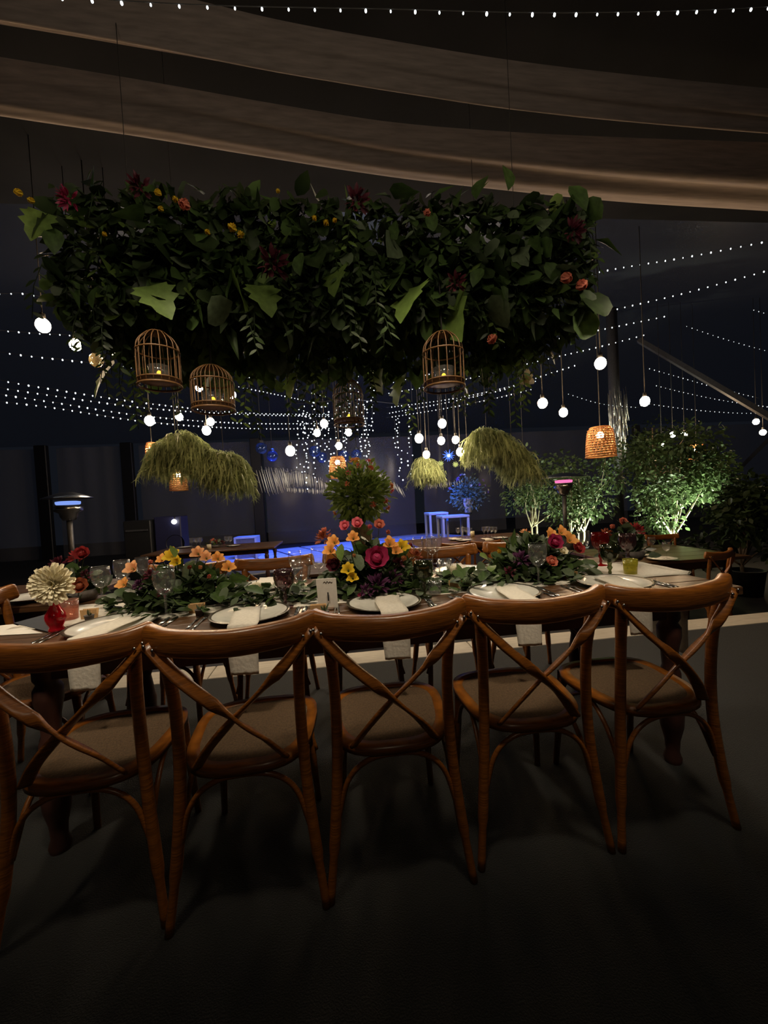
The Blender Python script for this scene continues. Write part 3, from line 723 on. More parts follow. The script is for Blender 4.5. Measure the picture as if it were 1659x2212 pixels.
for key, lst in (('low flower', [(258, 1322, 34, LEAF, 'lance', (-.6, -.7, -.3)), (238, 1338, 30, LEAFB, 'lance', (-.5, -.8, -.2)), (280, 1318, 40, LEAFD, 'oval', (-.3, -.8, -.3)), (310, 1312, 44, LEAFD, 'oval', (.2, -.9, -.2)), (345, 1305, 40, LEAFD, 'oval', (.3, -.8, -.2)), (520, 1248, 40, LEAF, 'lobed', (.7, -.3, .2)), (548, 1272, 36, LEAF, 'oval', (.8, -.3, -.1)), (470, 1285, 40, LEAF, 'oval', (.4, -.8, -.1)), (375, 1190, 24, LEAFB, 'oval', (0, -.3, 1))]),
                 ('tall flower', [(735, 1192, 30, LEAFB, 'oval', (-.2, -.5, -.8)), (775, 1212, 30, EUCA, 'round', (.2, -.6, -.6)), (700, 1250, 32, LEAFD, 'oval', (-.5, -.6, -.4)), (800, 1148, 22, LEAF, 'round', (0, -.6, .5)), (905, 1240, 30, LEAFD, 'oval', (.6, -.5, -.3)), (745, 1222, 26, LEAFB, 'oval', (-.4, -.7, -.2))]),
                 ('flower arrangement with', [(1048, 1202, 24, LEAFB, 'round', (-.5, -.5, .4)), (1062, 1225, 24, LEAFB, 'round', (-.4, -.7, 0)), (1046, 1242, 26, LEAF, 'round', (-.6, -.5, -.2)), (1030, 1262, 26, LEAF, 'oval', (-.6, -.6, -.3)), (1095, 1170, 34, LEAF, 'lance', (-.3, -.3, .9)), (1085, 1185, 30, LEAF, 'lance', (-.7, -.3, .6)), (1110, 1160, 34, LEAF, 'lance', (.1, -.3, 1)), (1270, 1225, 34, EUCA, 'lobed', (.7, -.5, -.1)), (1285, 1240, 30, EUCA, 'oval', (.8, -.5, -.1))])):
    par = [o for o in COL.objects if o.name.startswith('flower_arrangement') and o['label'].startswith(key)][0]
    for px, py, sz, mt_, kd, dr in lst:
        p = at_y(px, py, 1.78); p.z = max(p.z, TZ+.03); ln = px_m(p, sz*1.3); dd = Vector(dr).normalized()
        leaf_obj(par, kd, mt_, p-par.location-dd*ln*.5, dd, ln, ln*(.32 if kd == 'lance' else .62))
gl = thing('leaf_garland', 'leafy green garland lying along the middle of the table runner', 'greenery', (.15, 1.86, TZ+.004)); rnd = random.Random(77)
MB().tube(bez([(-.95, .02, .012), (-.5, -.03, .012), (0, .03, .012), (.5, -.02, .012), (.95, .02, .012)], 8), .006, 6).build('vine_stem', BARK, gl)
gm = {'LEAF': MB(), 'LEAFD': MB(), 'EUCA': MB()}
for i in range(820):
    x = rnd.uniform(-1.0, .98); y = rnd.gauss(0, .075); p = Vector((x, max(-.15, min(.17, y)), rnd.uniform(.006, .055)*(1-abs(y)*2.5))); ln = rnd.uniform(.035, .075)
    d = Vector((rnd.uniform(-1, 1), rnd.uniform(-1, .8), rnd.uniform(-.05, .7))); kd = rnd.choice(['oval', 'round', 'lance', 'oval'])
    if i < 110 and p.y < 0: leaf_obj(gl, kd, rnd.choice([LEAF, LEAFD, LEAFD, EUCA]), p, d, ln*1.2, ln*(.75 if kd != 'lance' else .4))
    else: leafv(gm[rnd.choice(['LEAF', 'LEAFD', 'LEAFD', 'EUCA'])], p, d, ln, ln*(.65 if kd != 'lance' else .35), (rnd.uniform(-.5, .5), rnd.uniform(-1, .3), 1), kd)
for k, mb in gm.items(): tag(mb.build('foliage', globals()[k], gl), kind='stuff')
# red bud vase with one white bloom
vb = at_z(122, 1362, TZ+.006); v = thing('bud_vase', 'red pressed-glass bud vase at the left end of the table', 'vase', vb)
MB().lathe([(.0005, 0), (.024, 0), (.026, .006), (.021, .016), (.030, .034), (.034, .050), (.031, .066), (.020, .085), (.014, .100), (.012, .112), (.016, .124), (.014, .124), (.010, .11), (.012, .1), (.018, .085), (.028, .065), (.030, .05), (.018, .016), (.0005, .012)], 32, mod=lambda r, z, a: r*(1+(.03*math.sin(a*12+z*60) if .01 < z < .09 else 0))).build('body', G_RED, v)
dh = at_y(118, 1262, vb.y-.03); d0 = thing('chrysanthemum', 'large white bloom with a yellow centre standing in the red vase', 'flower', vb+Vector((0, 0, .018)))
MB().tube(bez([(0, 0, 0), (.0, 0, .07), tuple(dh-vb+Vector((0, .03, -.015-.018)))], 6), .0032, 8).build('stem', LEAF, d0)
flower(d0, 'dahlia', 'cream', dh-vb-Vector((0, 0, .018)), (.12, -1, .18), px_m(dh, 43), 'flower_head')

# ------------------------------------------------------------------ hanging greenery over the table
HX0, HX1, HY0, HY1, HZ0, HZ1 = -1.00, 1.14, 1.62, 2.45, 2.00, 2.42
hg = thing('hanging_garden', 'long block of hanging greenery and flowers suspended above the table', 'greenery', (.05, 2.0, 1.9))
O_ = Vector((.05, 2.0, 1.9)); rnd = random.Random(21)
mm = MB(); nx, nr = 26, 14
for i in range(nx+1):
    x = HX0+.05+(HX1-HX0-.10)*i/nx
    for k in range(nr):
        a = 2*math.pi*k/nr; cy, cz = (HY0+HY1)/2, (HZ0+HZ1)/2
        e = .5; ca = math.copysign(abs(math.cos(a))**e, math.cos(a)); sa = math.copysign(abs(math.sin(a))**e, math.sin(a))
        j = 1-.12*rnd.random()-(.3 if i in (0, nx) else 0)
        mm.v.append((x-O_.x, cy+ca*(HY1-HY0)/2*.86*j-O_.y, cz+sa*(HZ1-HZ0)/2*.80*j-O_.z))
for i in range(nx):
    for k in range(nr): mm.f.append((i*nr+k, i*nr+(k+1) % nr, (i+1)*nr+(k+1) % nr, (i+1)*nr+k))
mm.f += [tuple(range(nr-1, -1, -1)), tuple(nx*nr+k for k in range(nr))]
mm.build('moss_core', MOSS, hg)
for x in (-.8, .9):
    for y in (1.8, 2.3): MB().tube([(x-O_.x, y-O_.y, HZ1-.1-O_.z), (x-O_.x, y-O_.y, roof_z(y)-O_.z+.02)], .0015, 5).build('hanging_wire', CORD, hg)
def surf():
    """a point and outward normal on the block, mostly its front and underside"""
    q = rnd.random()
    x = rnd.uniform(HX0, HX1)
    if q < .46: return Vector((x, HY0+rnd.uniform(-.03, .05), rnd.uniform(HZ0-.02, HZ1+.03))), Vector((0, -1, -.15))
    if q < .80: return Vector((x, rnd.uniform(HY0, HY1), HZ0+rnd.uniform(-.05, .06))), Vector((0, -.3, -1))
    if q < .90: return Vector((x, rnd.uniform(HY0, HY0+.35), HZ1+rnd.uniform(-.04, .02))), Vector((0, -.6, 1))
    if q < .95: return Vector((HX1+rnd.uniform(-.05, .04), rnd.uniform(HY0, HY1), rnd.uniform(HZ0, HZ1))), Vector((1, -.3, 0))
    return Vector((HX0+rnd.uniform(-.04, .05), rnd.uniform(HY0, HY1), rnd.uniform(HZ0, HZ1))), Vector((-1, -.3, 0))
fol = {'LEAF': MB(), 'LEAFD': MB(), 'EUCA': MB(), 'LEAFB': MB()}
for i in range(5600):
    p, nn = surf(); kd = rnd.choice(['oval', 'lance', 'lance', 'round'])
    d = nn*.7+Vector((rnd.uniform(-.9, .9), rnd.uniform(-.6, .4), rnd.uniform(-1.3, .45)))
    ln = rnd.uniform(.035, .10)
    leafv(fol[rnd.choices(['LEAF', 'LEAFD', 'EUCA', 'LEAFB'], (4, 6, 1.2, .7))[0]], p-O_-nn*.02, d, ln, ln*(.36 if kd == 'lance' else .62), (rnd.uniform(-1, 1), -1, rnd.uniform(0, 1)), kd)
for i in range(230):    # trailing sprigs with small paired leaves, hanging from front and underside
    p, nn = surf()
    if nn.z > .5: continue
    if any(abs(p.x-at_y(cx_, 760, 1.65).x) < .13 and p.y < 1.95 for cx_ in (346, 462, 960)): continue
    ln = rnd.uniform(.10, .30)*(1.2 if p.y > 1.9 else .8); sway = Vector((rnd.uniform(-.25, .25), rnd.uniform(-.2, .1), -1))
    q = p-O_; k = rnd.choices(['LEAF', 'LEAFD', 'EUCA', 'LEAFB'], (4, 4, 2, 1))[0]
    fol['LEAFD'].tube([q, q+sway*ln*.5+nn*.03, q+sway*ln+nn*.03], .0018, 4)
    n_ = int(ln/.022)
    for j in range(n_):
        b = q+sway*(ln*j/n_)+nn*.03*min(1, j/n_*2); s_ = 1 if j % 2 else -1
        leafv(fol[k], b, Vector((s_*.8, rnd.uniform(-.5, .3), -.55)), rnd.uniform(.028, .05), rnd.uniform(.010, .020), (0, -1, .4))
for k, mb in fol.items(): tag(mb.build('small_foliage', globals()[k], hg), kind='stuff')
# large lobed and oval leaves, one object each
bigs = [(325, 655, 62, 'lobed'), (505, 645, 60, 'lobed'), (560, 650, 55, 'lobed'), (735, 610, 50, 'lobed'), (700, 590, 40, 'oval'), (905, 660, 70, 'lobed'), (985, 690, 80, 'lobed'), (1000, 720, 50, 'lobed'), (1060, 650, 45, 'oval'), (1040, 600, 36, 'oval'), (455, 770, 60, 'lobed'), (250, 820, 60, 'lobed'), (420, 690, 46, 'oval'), (480, 780, 45, 'lobed'),
        (100, 490, 50, 'lobed'), (120, 520, 46, 'oval'), (230, 505, 36, 'lance'), (215, 640, 40, 'oval'), (1180, 590, 40, 'oval'), (1165, 540, 40, 'oval'), (1255, 650, 42, 'oval'), (600, 760, 50, 'lance'), (565, 780, 60, 'lance'), (930, 480, 30, 'round'), (850, 500, 30, 'round'), (1090, 385, 44, 'oval'), (1050, 410, 46, 'oval'), (1230, 430, 46, 'oval'), (1260, 460, 46, 'oval'), (1000, 430, 40, 'oval'), (650, 570, 40, 'oval'), (770, 700, 45, 'oval'), (640, 830, 45, 'lobed'), (880, 840, 60, 'lobed'), (820, 820, 50, 'lobed'), (1060, 790, 40, 'oval'), (1120, 720, 46, 'oval'), (1090, 700, 42, 'lance'), (1075, 640, 60, 'lance')]
for px, py, sz, kd in bigs:
    Yd = HY0-.05 if py < 690 else min(HY1-.1, HY0+(py-690)/170*.75)
    p = at_y(px, py, Yd); ln = px_m(p, sz*1.45)
    leaf_obj(hg, kd, LEAFB if kd == 'lobed' and sz > 44 else LEAF, p-O_+Vector((0, 0, ln*.4)), (rnd.uniform(-.6, .6), -.35, -.75), ln, ln*(.95 if kd == 'lobed' else .30 if kd == 'lance' else .6))
for i in range(150):
    p, nn = surf()
    if nn.z > .5: continue
    kd = rnd.choice(['lobed', 'oval', 'oval', 'round', 'lance']); ln = rnd.uniform(.07, .16)
    leaf_obj(hg, kd, rnd.choice([LEAF, LEAFD, LEAF, EUCA]), p-O_+nn*.02, nn*.5+Vector((rnd.uniform(-.8, .8), rnd.uniform(-.5, .2), rnd.uniform(-1, .1))), ln, ln*(.3 if kd == 'lance' else .75))
for kind, col, px, py, rp, dY in [('bud', 'coral', 404, 440, 20, 0), ('bud', 'yellow', 228, 505, 9, 0), ('bud', 'yellow', 505, 490, 17, 0), ('bud', 'yellow', 518, 505, 14, 0), ('ruffle', 'magenta', 150, 432, 24, 0), ('ruffle', 'burgundy', 303, 405, 26, 0), ('ruffle', 'burgundy', 590, 570, 34, 0), ('bud', 'yellow', 345, 415, 12, 0), ('bud', 'yellow', 380, 430, 12, 0), ('bud', 'yellow', 350, 450, 10, 0), ('bud', 'yellow', 680, 470, 10, 0), ('bud', 'yellow', 705, 480, 12, 0), ('bud', 'yellow', 722, 475, 10, 0), ('bud', 'yellow', 46, 415, 13, 0), ('bud', 'yellow', 72, 432, 11, 0), ('ruffle', 'burgundy', 770, 435, 28, 0), ('bud', 'coral', 923, 458, 15, 0), ('bud', 'coral', 1215, 597, 20, 0), ('bud', 'coral', 1250, 612, 20, 0), ('bud', 'coral', 1060, 728, 18, .1), ('ruffle', 'burgundy', 985, 610, 22, 0), ('ruffle', 'burgundy', 1235, 500, 26, 0), ('bud', 'yellow', 600, 412, 9, 0), ('lily', 'cream', 1130, 820, 18, .7), ('bud', 'yellow', 450, 500, 10, 0)]:
    p = at_y(px, py, HY0-.11+dY); flower(hg, kind, col, p-O_, (rnd.uniform(-.3, .3), -.6, -.55 if kind == 'bud' else -.1), px_m(p, rp*1.25), 'flower', rnd)

# ------------------------------------------------------------------ bird cages hung under the greenery
def cage(px, py, Y, wpx, hpx, label, dome=True, dens=18):
    c = at_y(px, py+hpx/2, Y); sc = px_m(c, 1); r = wpx*sc/2; h = hpx*sc
    t = thing('bird_cage', label, 'bird cage', c, .3, 'cane bird cages under the greenery')
    for z in (.0, .10*h, .62*h):
        MB().tube([(r*math.cos(a*math.pi/12), r*math.sin(a*math.pi/12), z) for a in range(25)], .0035 if z else .005, 6, False).build('hoop', CAGEW, t)
    MB().lathe([(.0005, .09*h), (r*.97, .09*h), (r*.97, .105*h), (.0005, .105*h)], 24).build('floor_board', CAGEW, t)
    bar = None
    for k in range(dens):
        a = 2*math.pi*k/dens
        if bar is None:
            pts = bez([(r, 0, 0), (r, 0, .6*h), (r*.86, 0, .80*h), (r*.45, 0, .95*h), (.01, 0, h)], 4) if dome else [(r, 0, 0), (r, 0, h*.62)]
            bar = MB().tube(pts, .0020, 5).build('bar', CAGEW, t)
        else: link('bar', bar.data, t, rot=(0, 0, a))
    if not dome: MB().lathe([(r*1.02, .60*h), (r*.9, .72*h), (r*.5, .9*h), (.01, h)], 24).build('cap', CAGEW, t)
    else: MB().lathe([(r*.5, .945*h), (r*.3, .985*h), (.01, h*1.01)], 20).build('cap', CAGEW, t)
    MB().tube([(0, 0, h), (0, 0, h+.05), (0, 0, max(.06, HZ0+.10-c.z))], .003, 6).build('hook', CORD, t)
    g = thing('tealight_glass', 'amber lit tealight glass in the '+label.split('cane ')[1], 'tealight', c+Vector((0, 0, .105*h)), 0, 'tealights in the bird cages')
    MB().lathe([(.0005, 0), (r*.42, 0), (r*.52, .25*h), (r*.50, .25*h), (r*.40, .012), (.0005, .01)], 18).build('cup', G_CLEAR, g)
    MB().ball((0, 0, .022), .010, 8, 6, (1, 1, 1.5)).build('flame', AMBERL, g)
cage(346, 775, 1.60, 84, 118, 'dome topped cane bird cage under the left half of the greenery')
cage(462, 838, 1.75, 86, 96, 'dense low cane bird cage below and right of the dome cage', dens=30)
cage(755, 868, 2.40, 64, 100, 'small cane bird cage under the middle of the greenery', dens=24)
cage(960, 778, 1.60, 86, 120, 'open cane bird cage under the right half of the greenery', dens=16)

# ------------------------------------------------------------------ pendant bulbs
def bulb_parts(t, r, top, lit=BULB):
    MB().ball((0, 0, 0), r, 14, 9, (1, 1, 1.12)).build('globe', lit, t)
    MB().lathe([(.0005, r*1.9), (r*.38, r*1.9), (r*.40, r*1.05), (r*.34, r*.98)], 12).build('socket', BLACK, t)
    MB().tube([(0, 0, r*1.85), (0, 0, top)], .0035 if r < .05 else .005, 5).build('cord', CORD, t)
def pendant(px, py, Y, label, r=.040, lit=None, group=None):
    c = at_y(px, py, Y); t = thing('pendant_bulb', label, 'light bulb', c, 0, group)
    bulb_parts(t, r, roof_z(Y)-c.z+.03, lit or (BULB if Y < 5.5 else BULBF)); return t
GA, GB, GC, GD = 'pendant bulbs by the left end of the greenery', 'pendant bulbs above the left fern cloud', 'pendant bulbs in the middle', 'pendant bulbs in the right cluster'
for px, py, Y, lb, r, g in [
    (93, 703, 3.1, 'brightest leftmost warm pendant bulb beside the greenery', .045, GA), (163, 745, 3.5, 'warm pendant bulb second from the left beside the greenery', .042, GA), (250, 757, 3.5, 'warm pendant bulb left of the dome cage', .042, GA),
    (430, 838, 4.2, 'warm pendant bulb behind the left side of the low cage', .034, GB), (502, 853, 4.2, 'warm pendant bulb behind the right side of the low cage', .036, GB),
    (323, 909, 5.6, 'warm pendant bulb, leftmost above the left fern cloud', .06, GB), (387, 900, 6.0, 'warm pendant bulb, highest above the left fern cloud', .052, GB), (455, 911, 6.0, 'warm pendant bulb, upper of the pair right above the left fern cloud', .052, GB), (446, 930, 6.0, 'warm pendant bulb, lower of the pair right above the left fern cloud', .06, GB),
    (700, 915, 8.0, 'warm pendant bulb, highest of the middle group', .075, GC), (685, 935, 8.0, 'warm pendant bulb, left under the highest of the middle group', .068, GC), (753, 934, 8.0, 'warm pendant bulb, right one of the middle group', .066, GC), (732, 963, 8.0, 'warm pendant bulb, lowest of the middle group', .066, GC), (627, 974, 6.5, 'large warm pendant bulb between the fern cloud and the small lampshade', .075, GC),
    (905, 947, 7.0, 'warm pendant bulb, leftmost of the right cluster', .075, GD), (955, 915, 7.0, 'warm pendant bulb, highest of the right cluster', .075, GD), (953, 952, 7.0, 'warm pendant bulb, central one of the right cluster', .066, GD), (984, 950, 7.0, 'warm pendant bulb, right of the centre in the right cluster', .064, GD), (994, 976, 7.0, 'warm pendant bulb, lower left of the pair by the right fern cloud', .07, GD), (1009, 974, 7.2, 'warm pendant bulb, lower right of the pair by the right fern cloud', .056, GD), (921, 982, 7.0, 'warm pendant bulb just above the small fern bundle', .064, GD),
    (1297, 785, 3.6, 'brightest warm pendant bulb above the big wicker lampshade', .052, 'pendant bulbs at the right'), (1172, 871, 4.4, 'warm pendant bulb left of the pair over the right fern cloud', .054, 'pendant bulbs at the right'), (1217, 891, 4.6, 'warm pendant bulb right of the pair over the right fern cloud', .050, 'pendant bulbs at the right'), (1393, 867, 4.4, 'warm pendant bulb right of the big wicker lampshade', .054, 'pendant bulbs at the right'),
    (1633, 911, 8.0, 'upper far bulb at the right frame edge', .06, 'far bulbs at the right'), (1648, 934, 8.0, 'lower far bulb at the right frame edge', .06, 'far bulbs at the right'), (1453, 939, 8.5, 'left one of two far bulbs above the bright tree', .06, 'far bulbs at the right'), (1478, 938, 8.5, 'right one of two far bulbs above the bright tree', .065, 'far bulbs at the right'), (1429, 961, 8.5, 'small far bulb below the two above the bright tree', .05, 'far bulbs at the right')]:
    pendant(px, py, Y, lb, r, None, g)
pendant(208, 778, 3.4, 'clear unlit globe bulb between the lit bulbs at the left', .05, glass('amber_globe', (.9, .85, .7), 1.5, .03, .06, .12, (.8, .7, .45)))
# clear glass globes over the dance floor, with the blue stage light put into their colour
for i, (px, py) in enumerate([(565, 968), (588, 985), (680, 975), (695, 988), (742, 985), (770, 982)]):
    c = at_y(px, py, (11.0, 11.7)[i % 2]); t = thing('glass_globe', 'clear glass globe over the dance floor with blue light in its tint, '+['leftmost', 'second from left', 'third from left', 'fourth from left', 'fifth from left', 'rightmost'][i], 'globe', c, 0, 'glass globes over the dance floor')
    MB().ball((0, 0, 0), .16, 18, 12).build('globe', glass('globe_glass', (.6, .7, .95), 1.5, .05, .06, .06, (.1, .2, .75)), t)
    MB().lathe([(.0005, .22), (.06, .21), (.07, .14)], 12).build('socket', GREYM, t); MB().tube([(0, 0, .2), (0, 0, roof_z(c.y)-c.z+.04)], .01, 5).build('cord', CORD, t)

for px, py, r, lb, mt_ in [(969, 984, .14, 'small spiky blue star lamp under the right bulb cluster', glow('star_blue', (.10, .22, 1), 1.6, False)), (952, 1001, .07, 'left of two tiny yellow star lamps', glow('star_yellow', (.75, .8, .25), .8, False)), (984, 1003, .07, 'right of two tiny yellow star lamps', glow('star_yellow', (.75, .8, .25), .8, False))]:
    c = at_y(px, py, 8.6); t = thing('star_lamp', lb, 'lamp', c, 0, 'star lamps under the right bulbs'); mb = MB()
    for k in range(26):
        z = 1-2*(k+.5)/26; a = k*2.4; d = Vector((math.sqrt(1-z*z)*math.cos(a), math.sqrt(1-z*z)*math.sin(a), z)); mb.tube([d*r*.2, d*r], [.012, .003], 4)
    tag(mb.build('spikes', mt_, t), kind='stuff'); MB().ball((0, 0, 0), r*.28, 8, 6).build('core', FAIRY, t); MB().tube([(0, 0, r*.2), (0, 0, roof_z(8.6)-c.z)], .004, 4).build('cord', CORD, t)

# ------------------------------------------------------------------ woven lampshades
def lampshade(px, py, Y, wpx, hpx, label, rows=12, cols=26, e=8):
    sc = Y/FPX; r = wpx*sc/2; h = hpx*sc; c = at_y(px, py+hpx/2, Y)
    t = thing('wicker_lampshade', label, 'lamp', c, 0, 'woven pendant lampshades')
    def rz(z): return r*(1-.20*(z/h)**1.6-(.14*((z/h-.86)/.14)**2 if z/h > .86 else 0))
    for k in range(rows+1):
        z = h*k/rows; rr = rz(z)
        MB().tube([(rr*math.cos(a*math.pi/14), rr*math.sin(a*math.pi/14), z) for a in range(29)], h*.022 if 0 < k < rows else h*.03, 5, False).build('woven_ring', RATTAN, t)
    mm = MB()
    for k in range(cols):
        for s in (-1, 1):
            a0 = 2*math.pi*k/cols
            mm.tube([(rz(h*j/6)*math.cos(a0+s*j*.10), rz(h*j/6)*math.sin(a0+s*j*.10), h*j/6) for j in range(7)], h*.012, 4)
    tag(mm.build('lattice', RATTAN, t), kind='stuff')
    MB().ball((0, 0, h*.74), h*.12, 12, 8).build('globe', BULBF, t)
    MB().tube([(0, 0, h*.8), (0, 0, roof_z(Y)-c.z)], .005, 5).build('cord', CORD, t)
lampshade(1298, 953, 4.6, 63, 66, 'big honey coloured wicker lampshade glowing in front of the trees', 12, 22)
lampshade(731, 1010, 6.5, 38, 44, 'small orange wicker lampshade above the tall bush in the middle', 12, 16)
lampshade(387, 1038, 5.6, 34, 42, 'orange wicker lampshade hanging below the left fern cloud', 10, 16)
lampshade(331, 985, 6.2, 26, 48, 'pale wicker lampshade half behind the left fern cloud', 10, 14)
lampshade(1505, 978, 8.5, 38, 40, 'far dim wicker lampshade above the bright tree', 10, 14)
lampshade(1131, 992, 7.2, 22, 24, 'tiny wicker lampshade behind the right fern cloud', 8, 12)

# ------------------------------------------------------------------ fairy light strings
def string(ctrl, label, step=.10, br=.008, single=False, far=False):
    P = bez([at_y(x, y, Y) for x, y, Y in ctrl], 14); c0 = P[0]
    t = thing('fairy_light_string', label, 'string lights', c0, 0, 'fairy light strings under the roof')
    MB().tube([p-c0 for p in P], .0018, 4).build('cable', CORD, t)
    ln = [0]
    for a, b in zip(P, P[1:]): ln.append(ln[-1]+(b-a).length)
    n_ = int(ln[-1]/step); mb = MB(); first = None; j = 0; m_ = FAIRYF if far else FAIRY
    for k in range(n_):
        s_ = k*step+step*.3
        while ln[j+1] < s_: j += 1
        p = P[j].lerp(P[j+1], (s_-ln[j])/(ln[j+1]-ln[j]))-c0+Vector((0, 0, -.008))
        rr = br*random.uniform(.7, 1.1)
        if single:
            if first is None: first = MB().ball((0, 0, 0), 1, 8, 6, (1, 1, 1.5)).build('bulb', m_, t)
            else: o = link('bulb', first.data, t)
            (first if k == 0 else o).location = p; (first if k == 0 else o).scale = (rr,)*3
        else: mb.ball(p, rr, 6, 4, (1, 1, 1.3))
    if not single and mb.v: tag(mb.build('bulbs', m_, t), kind='stuff')
string([(-300, -45, 1.36), (340, 6, 1.36), (830, 19, 1.37), (1240, 27, 1.38), (1660, 14, 1.42), (2000, -20, 1.5)], 'white fairy light string across the very top of the picture', .086, .0042, True)
string([(1700, 512, 4.3), (1480, 555, 4.9), (1270, 592, 5.5), (1000, 660, 7.0), (820, 720, 9.2)], 'white fairy light string at the right, topmost of those beside the greenery', .10, .0075, True)
string([(1700, 572, 4.6), (1480, 632, 5.2), (1290, 678, 5.9), (1050, 745, 7.5), (820, 800, 9.6)], 'white fairy light string at the right, second below the topmost', .10, .0075, True)
string([(1440, 682, 5.6), (1330, 705, 6.0), (1190, 735, 6.6), (1000, 790, 7.8), (830, 830, 9.6)], 'white fairy light string at the right, third below the topmost', .10, .0082)
string([(1395, 722, 6.0), (1280, 752, 6.5), (1160, 780, 7.2), (990, 822, 8.4), (835, 850, 9.8)], 'white fairy light string at the right, ending above the brightest bulb', .10, .0088)
string([(1245, 788, 6.8), (1170, 812, 7.2), (1100, 835, 7.8), (970, 862, 8.8), (835, 880, 10)], 'white fairy light string ending left of the brightest right bulb', .10, .0095)
string([(1160, 822, 7.4), (1060, 848, 8.0), (960, 870, 8.8), (835, 893, 10)], 'white fairy light string, middle of three converging right of the centre', .10, .0095)
string([(1150, 840, 7.6), (1060, 862, 8.2), (960, 882, 9.0), (835, 902, 10)], 'white fairy light string, lowest of three converging right of the centre', .10, .0095)
string([(-60, 628, 4.6), (5, 634, 4.8), (85, 640, 5.0), (300, 700, 6.2), (700, 830, 9.6)], 'white fairy light string at the left, topmost, running behind the greenery', .10, .0075)
string([(-60, 710, 5.0), (60, 718, 5.4), (260, 738, 6.0), (480, 800, 7.4), (710, 858, 9.8)], 'white fairy light string at the left behind the bulbs beside the greenery', .10, .008)
string([(-60, 752, 5.2), (60, 768, 5.4), (200, 784, 5.8), (400, 812, 6.8), (710, 875, 9.8)], 'white fairy light string at the left passing just under the bulbs', .10, .009)
string([(-60, 810, 5.6), (100, 838, 6.0), (330, 872, 6.8), (540, 892, 8.4), (720, 895, 10)], 'white fairy light string at the left, upper of the four long rows', .10, .0095)
string([(-60, 828, 5.6), (100, 852, 6.1), (330, 882, 6.9), (540, 895, 8.5), (720, 899, 10)], 'white fairy light string at the left, second of the four long rows', .10, .0095)
string([(-60, 842, 5.6), (100, 866, 6.2), (330, 900, 7.0), (540, 914, 8.6), (720, 914, 10)], 'white fairy light string at the left, third of the four long rows', .10, .0095)
string([(-60, 862, 5.8), (100, 878, 6.2), (330, 912, 7.0), (540, 925, 8.6), (720, 925, 10)], 'white fairy light string at the left, lowest of the four long rows', .10, .0095)
string([(1480, 703, 6.5), (1560, 730, 6.5), (1659, 758, 6.5), (1760, 780, 6.5)], 'dim fairy light string above the roof strut at the right', .11, .006, far=True)
string([(1400, 795, 8.0), (1470, 815, 8.0), (1540, 835, 8.0), (1640, 860, 8.0)], 'dim fairy light string crossing the roof strut', .12, .008, far=True)
string([(1415, 832, 8.5), (1480, 848, 8.5), (1570, 866, 8.5), (1670, 880, 8.5)], 'dim fairy light string below the one crossing the roof strut', .12, .008, far=True)
string([(1400, 872, 9), (1500, 885, 9), (1600, 892, 9), (1680, 890, 9)], 'dim fairy light string low above the far bulbs at the right', .13, .008, far=True)
string([(1625, 668, 5.5), (1660, 678, 5.5), (1760, 705, 5.5)], 'short dim fairy light string at the right frame edge', .09, .006, far=True)
string([(1225, 850, 9), (1300, 872, 9), (1380, 880, 9)], 'short dim fairy light string left of the light-wrapped column', .12, .008, far=True)

# curtain of fairy strands over the dance floor
rnd = random.Random(33)
cp = at_y(760, 860, 10.2); ct = thing('light_curtain', 'cascade of vertical fairy light strands hanging over the dance floor', 'string lights', cp)
MB().tube([at_y(640, 872, 10.2)-cp, at_y(760, 862, 10.2)-cp, at_y(895, 876, 10.2)-cp], .012, 6).build('rail', BLACK, ct)
for _x in (645, 760, 890):
    _a = at_y(_x, 868, 10.2); MB().tube([_a-cp, Vector((_a.x, _a.y, roof_z(10.2)+.03))-cp], .006, 5).build('hanging_wire', CORD, ct)
strands = [(642, 885, 1010), (655, 878, 1025), (667, 890, 960), (680, 870, 1045), (694, 880, 1000), (708, 872, 1040), (722, 865, 1060), (738, 870, 1000), (752, 800, 960), (770, 790, 1010), (782, 862, 1035), (792, 868, 1020), (803, 815, 930), (852, 908, 968), (862, 905, 1040), (882, 880, 1030), (660, 900, 1060), (745, 880, 1030), (790, 900, 1000)]
for x, y0, y1 in strands:
    Yd = 10.2+rnd.uniform(-.5, .5); a, b = at_y(x, y0, Yd), at_y(x+rnd.uniform(0, 6), y1, Yd)
    s_ = MB().tube([a-cp, b-cp], .003, 4).build('strand', CORD, ct); mb = MB(); L_ = (a-b).length; q = 0.
    while q < L_:
        p = a.lerp(b, q/L_)-cp+Vector((rnd.uniform(-.07, .07), rnd.uniform(-.07, .07), 0)); mb.ball(p, rnd.uniform(.010, .019), 6, 4); q += rnd.uniform(.07, .16)
    tag(mb.build('bulbs', FAIRY, s_), kind='stuff')
# glowing streaks that paint fairy light reflections on the far clear wall
fc = at_y(700, 1055, 14.5); fr = thing('wall_reflection_streaks', 'wavy streaks painted as fairy light reflections low on the far clear wall', 'string lights', fc)
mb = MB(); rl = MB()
def reflection_streaks(x0, x1, yf, hf, n_, slant):
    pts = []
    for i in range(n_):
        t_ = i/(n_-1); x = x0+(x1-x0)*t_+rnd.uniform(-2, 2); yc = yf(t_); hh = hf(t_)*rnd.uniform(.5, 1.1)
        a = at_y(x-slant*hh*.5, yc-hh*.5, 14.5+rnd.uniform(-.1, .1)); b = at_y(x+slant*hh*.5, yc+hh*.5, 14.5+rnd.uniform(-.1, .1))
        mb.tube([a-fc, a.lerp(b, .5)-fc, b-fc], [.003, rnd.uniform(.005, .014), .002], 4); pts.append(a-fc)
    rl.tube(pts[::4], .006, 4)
reflection_streaks(562, 620, lambda t_: 1040-4*t_, lambda t_: 66-20*t_, 24, .28)
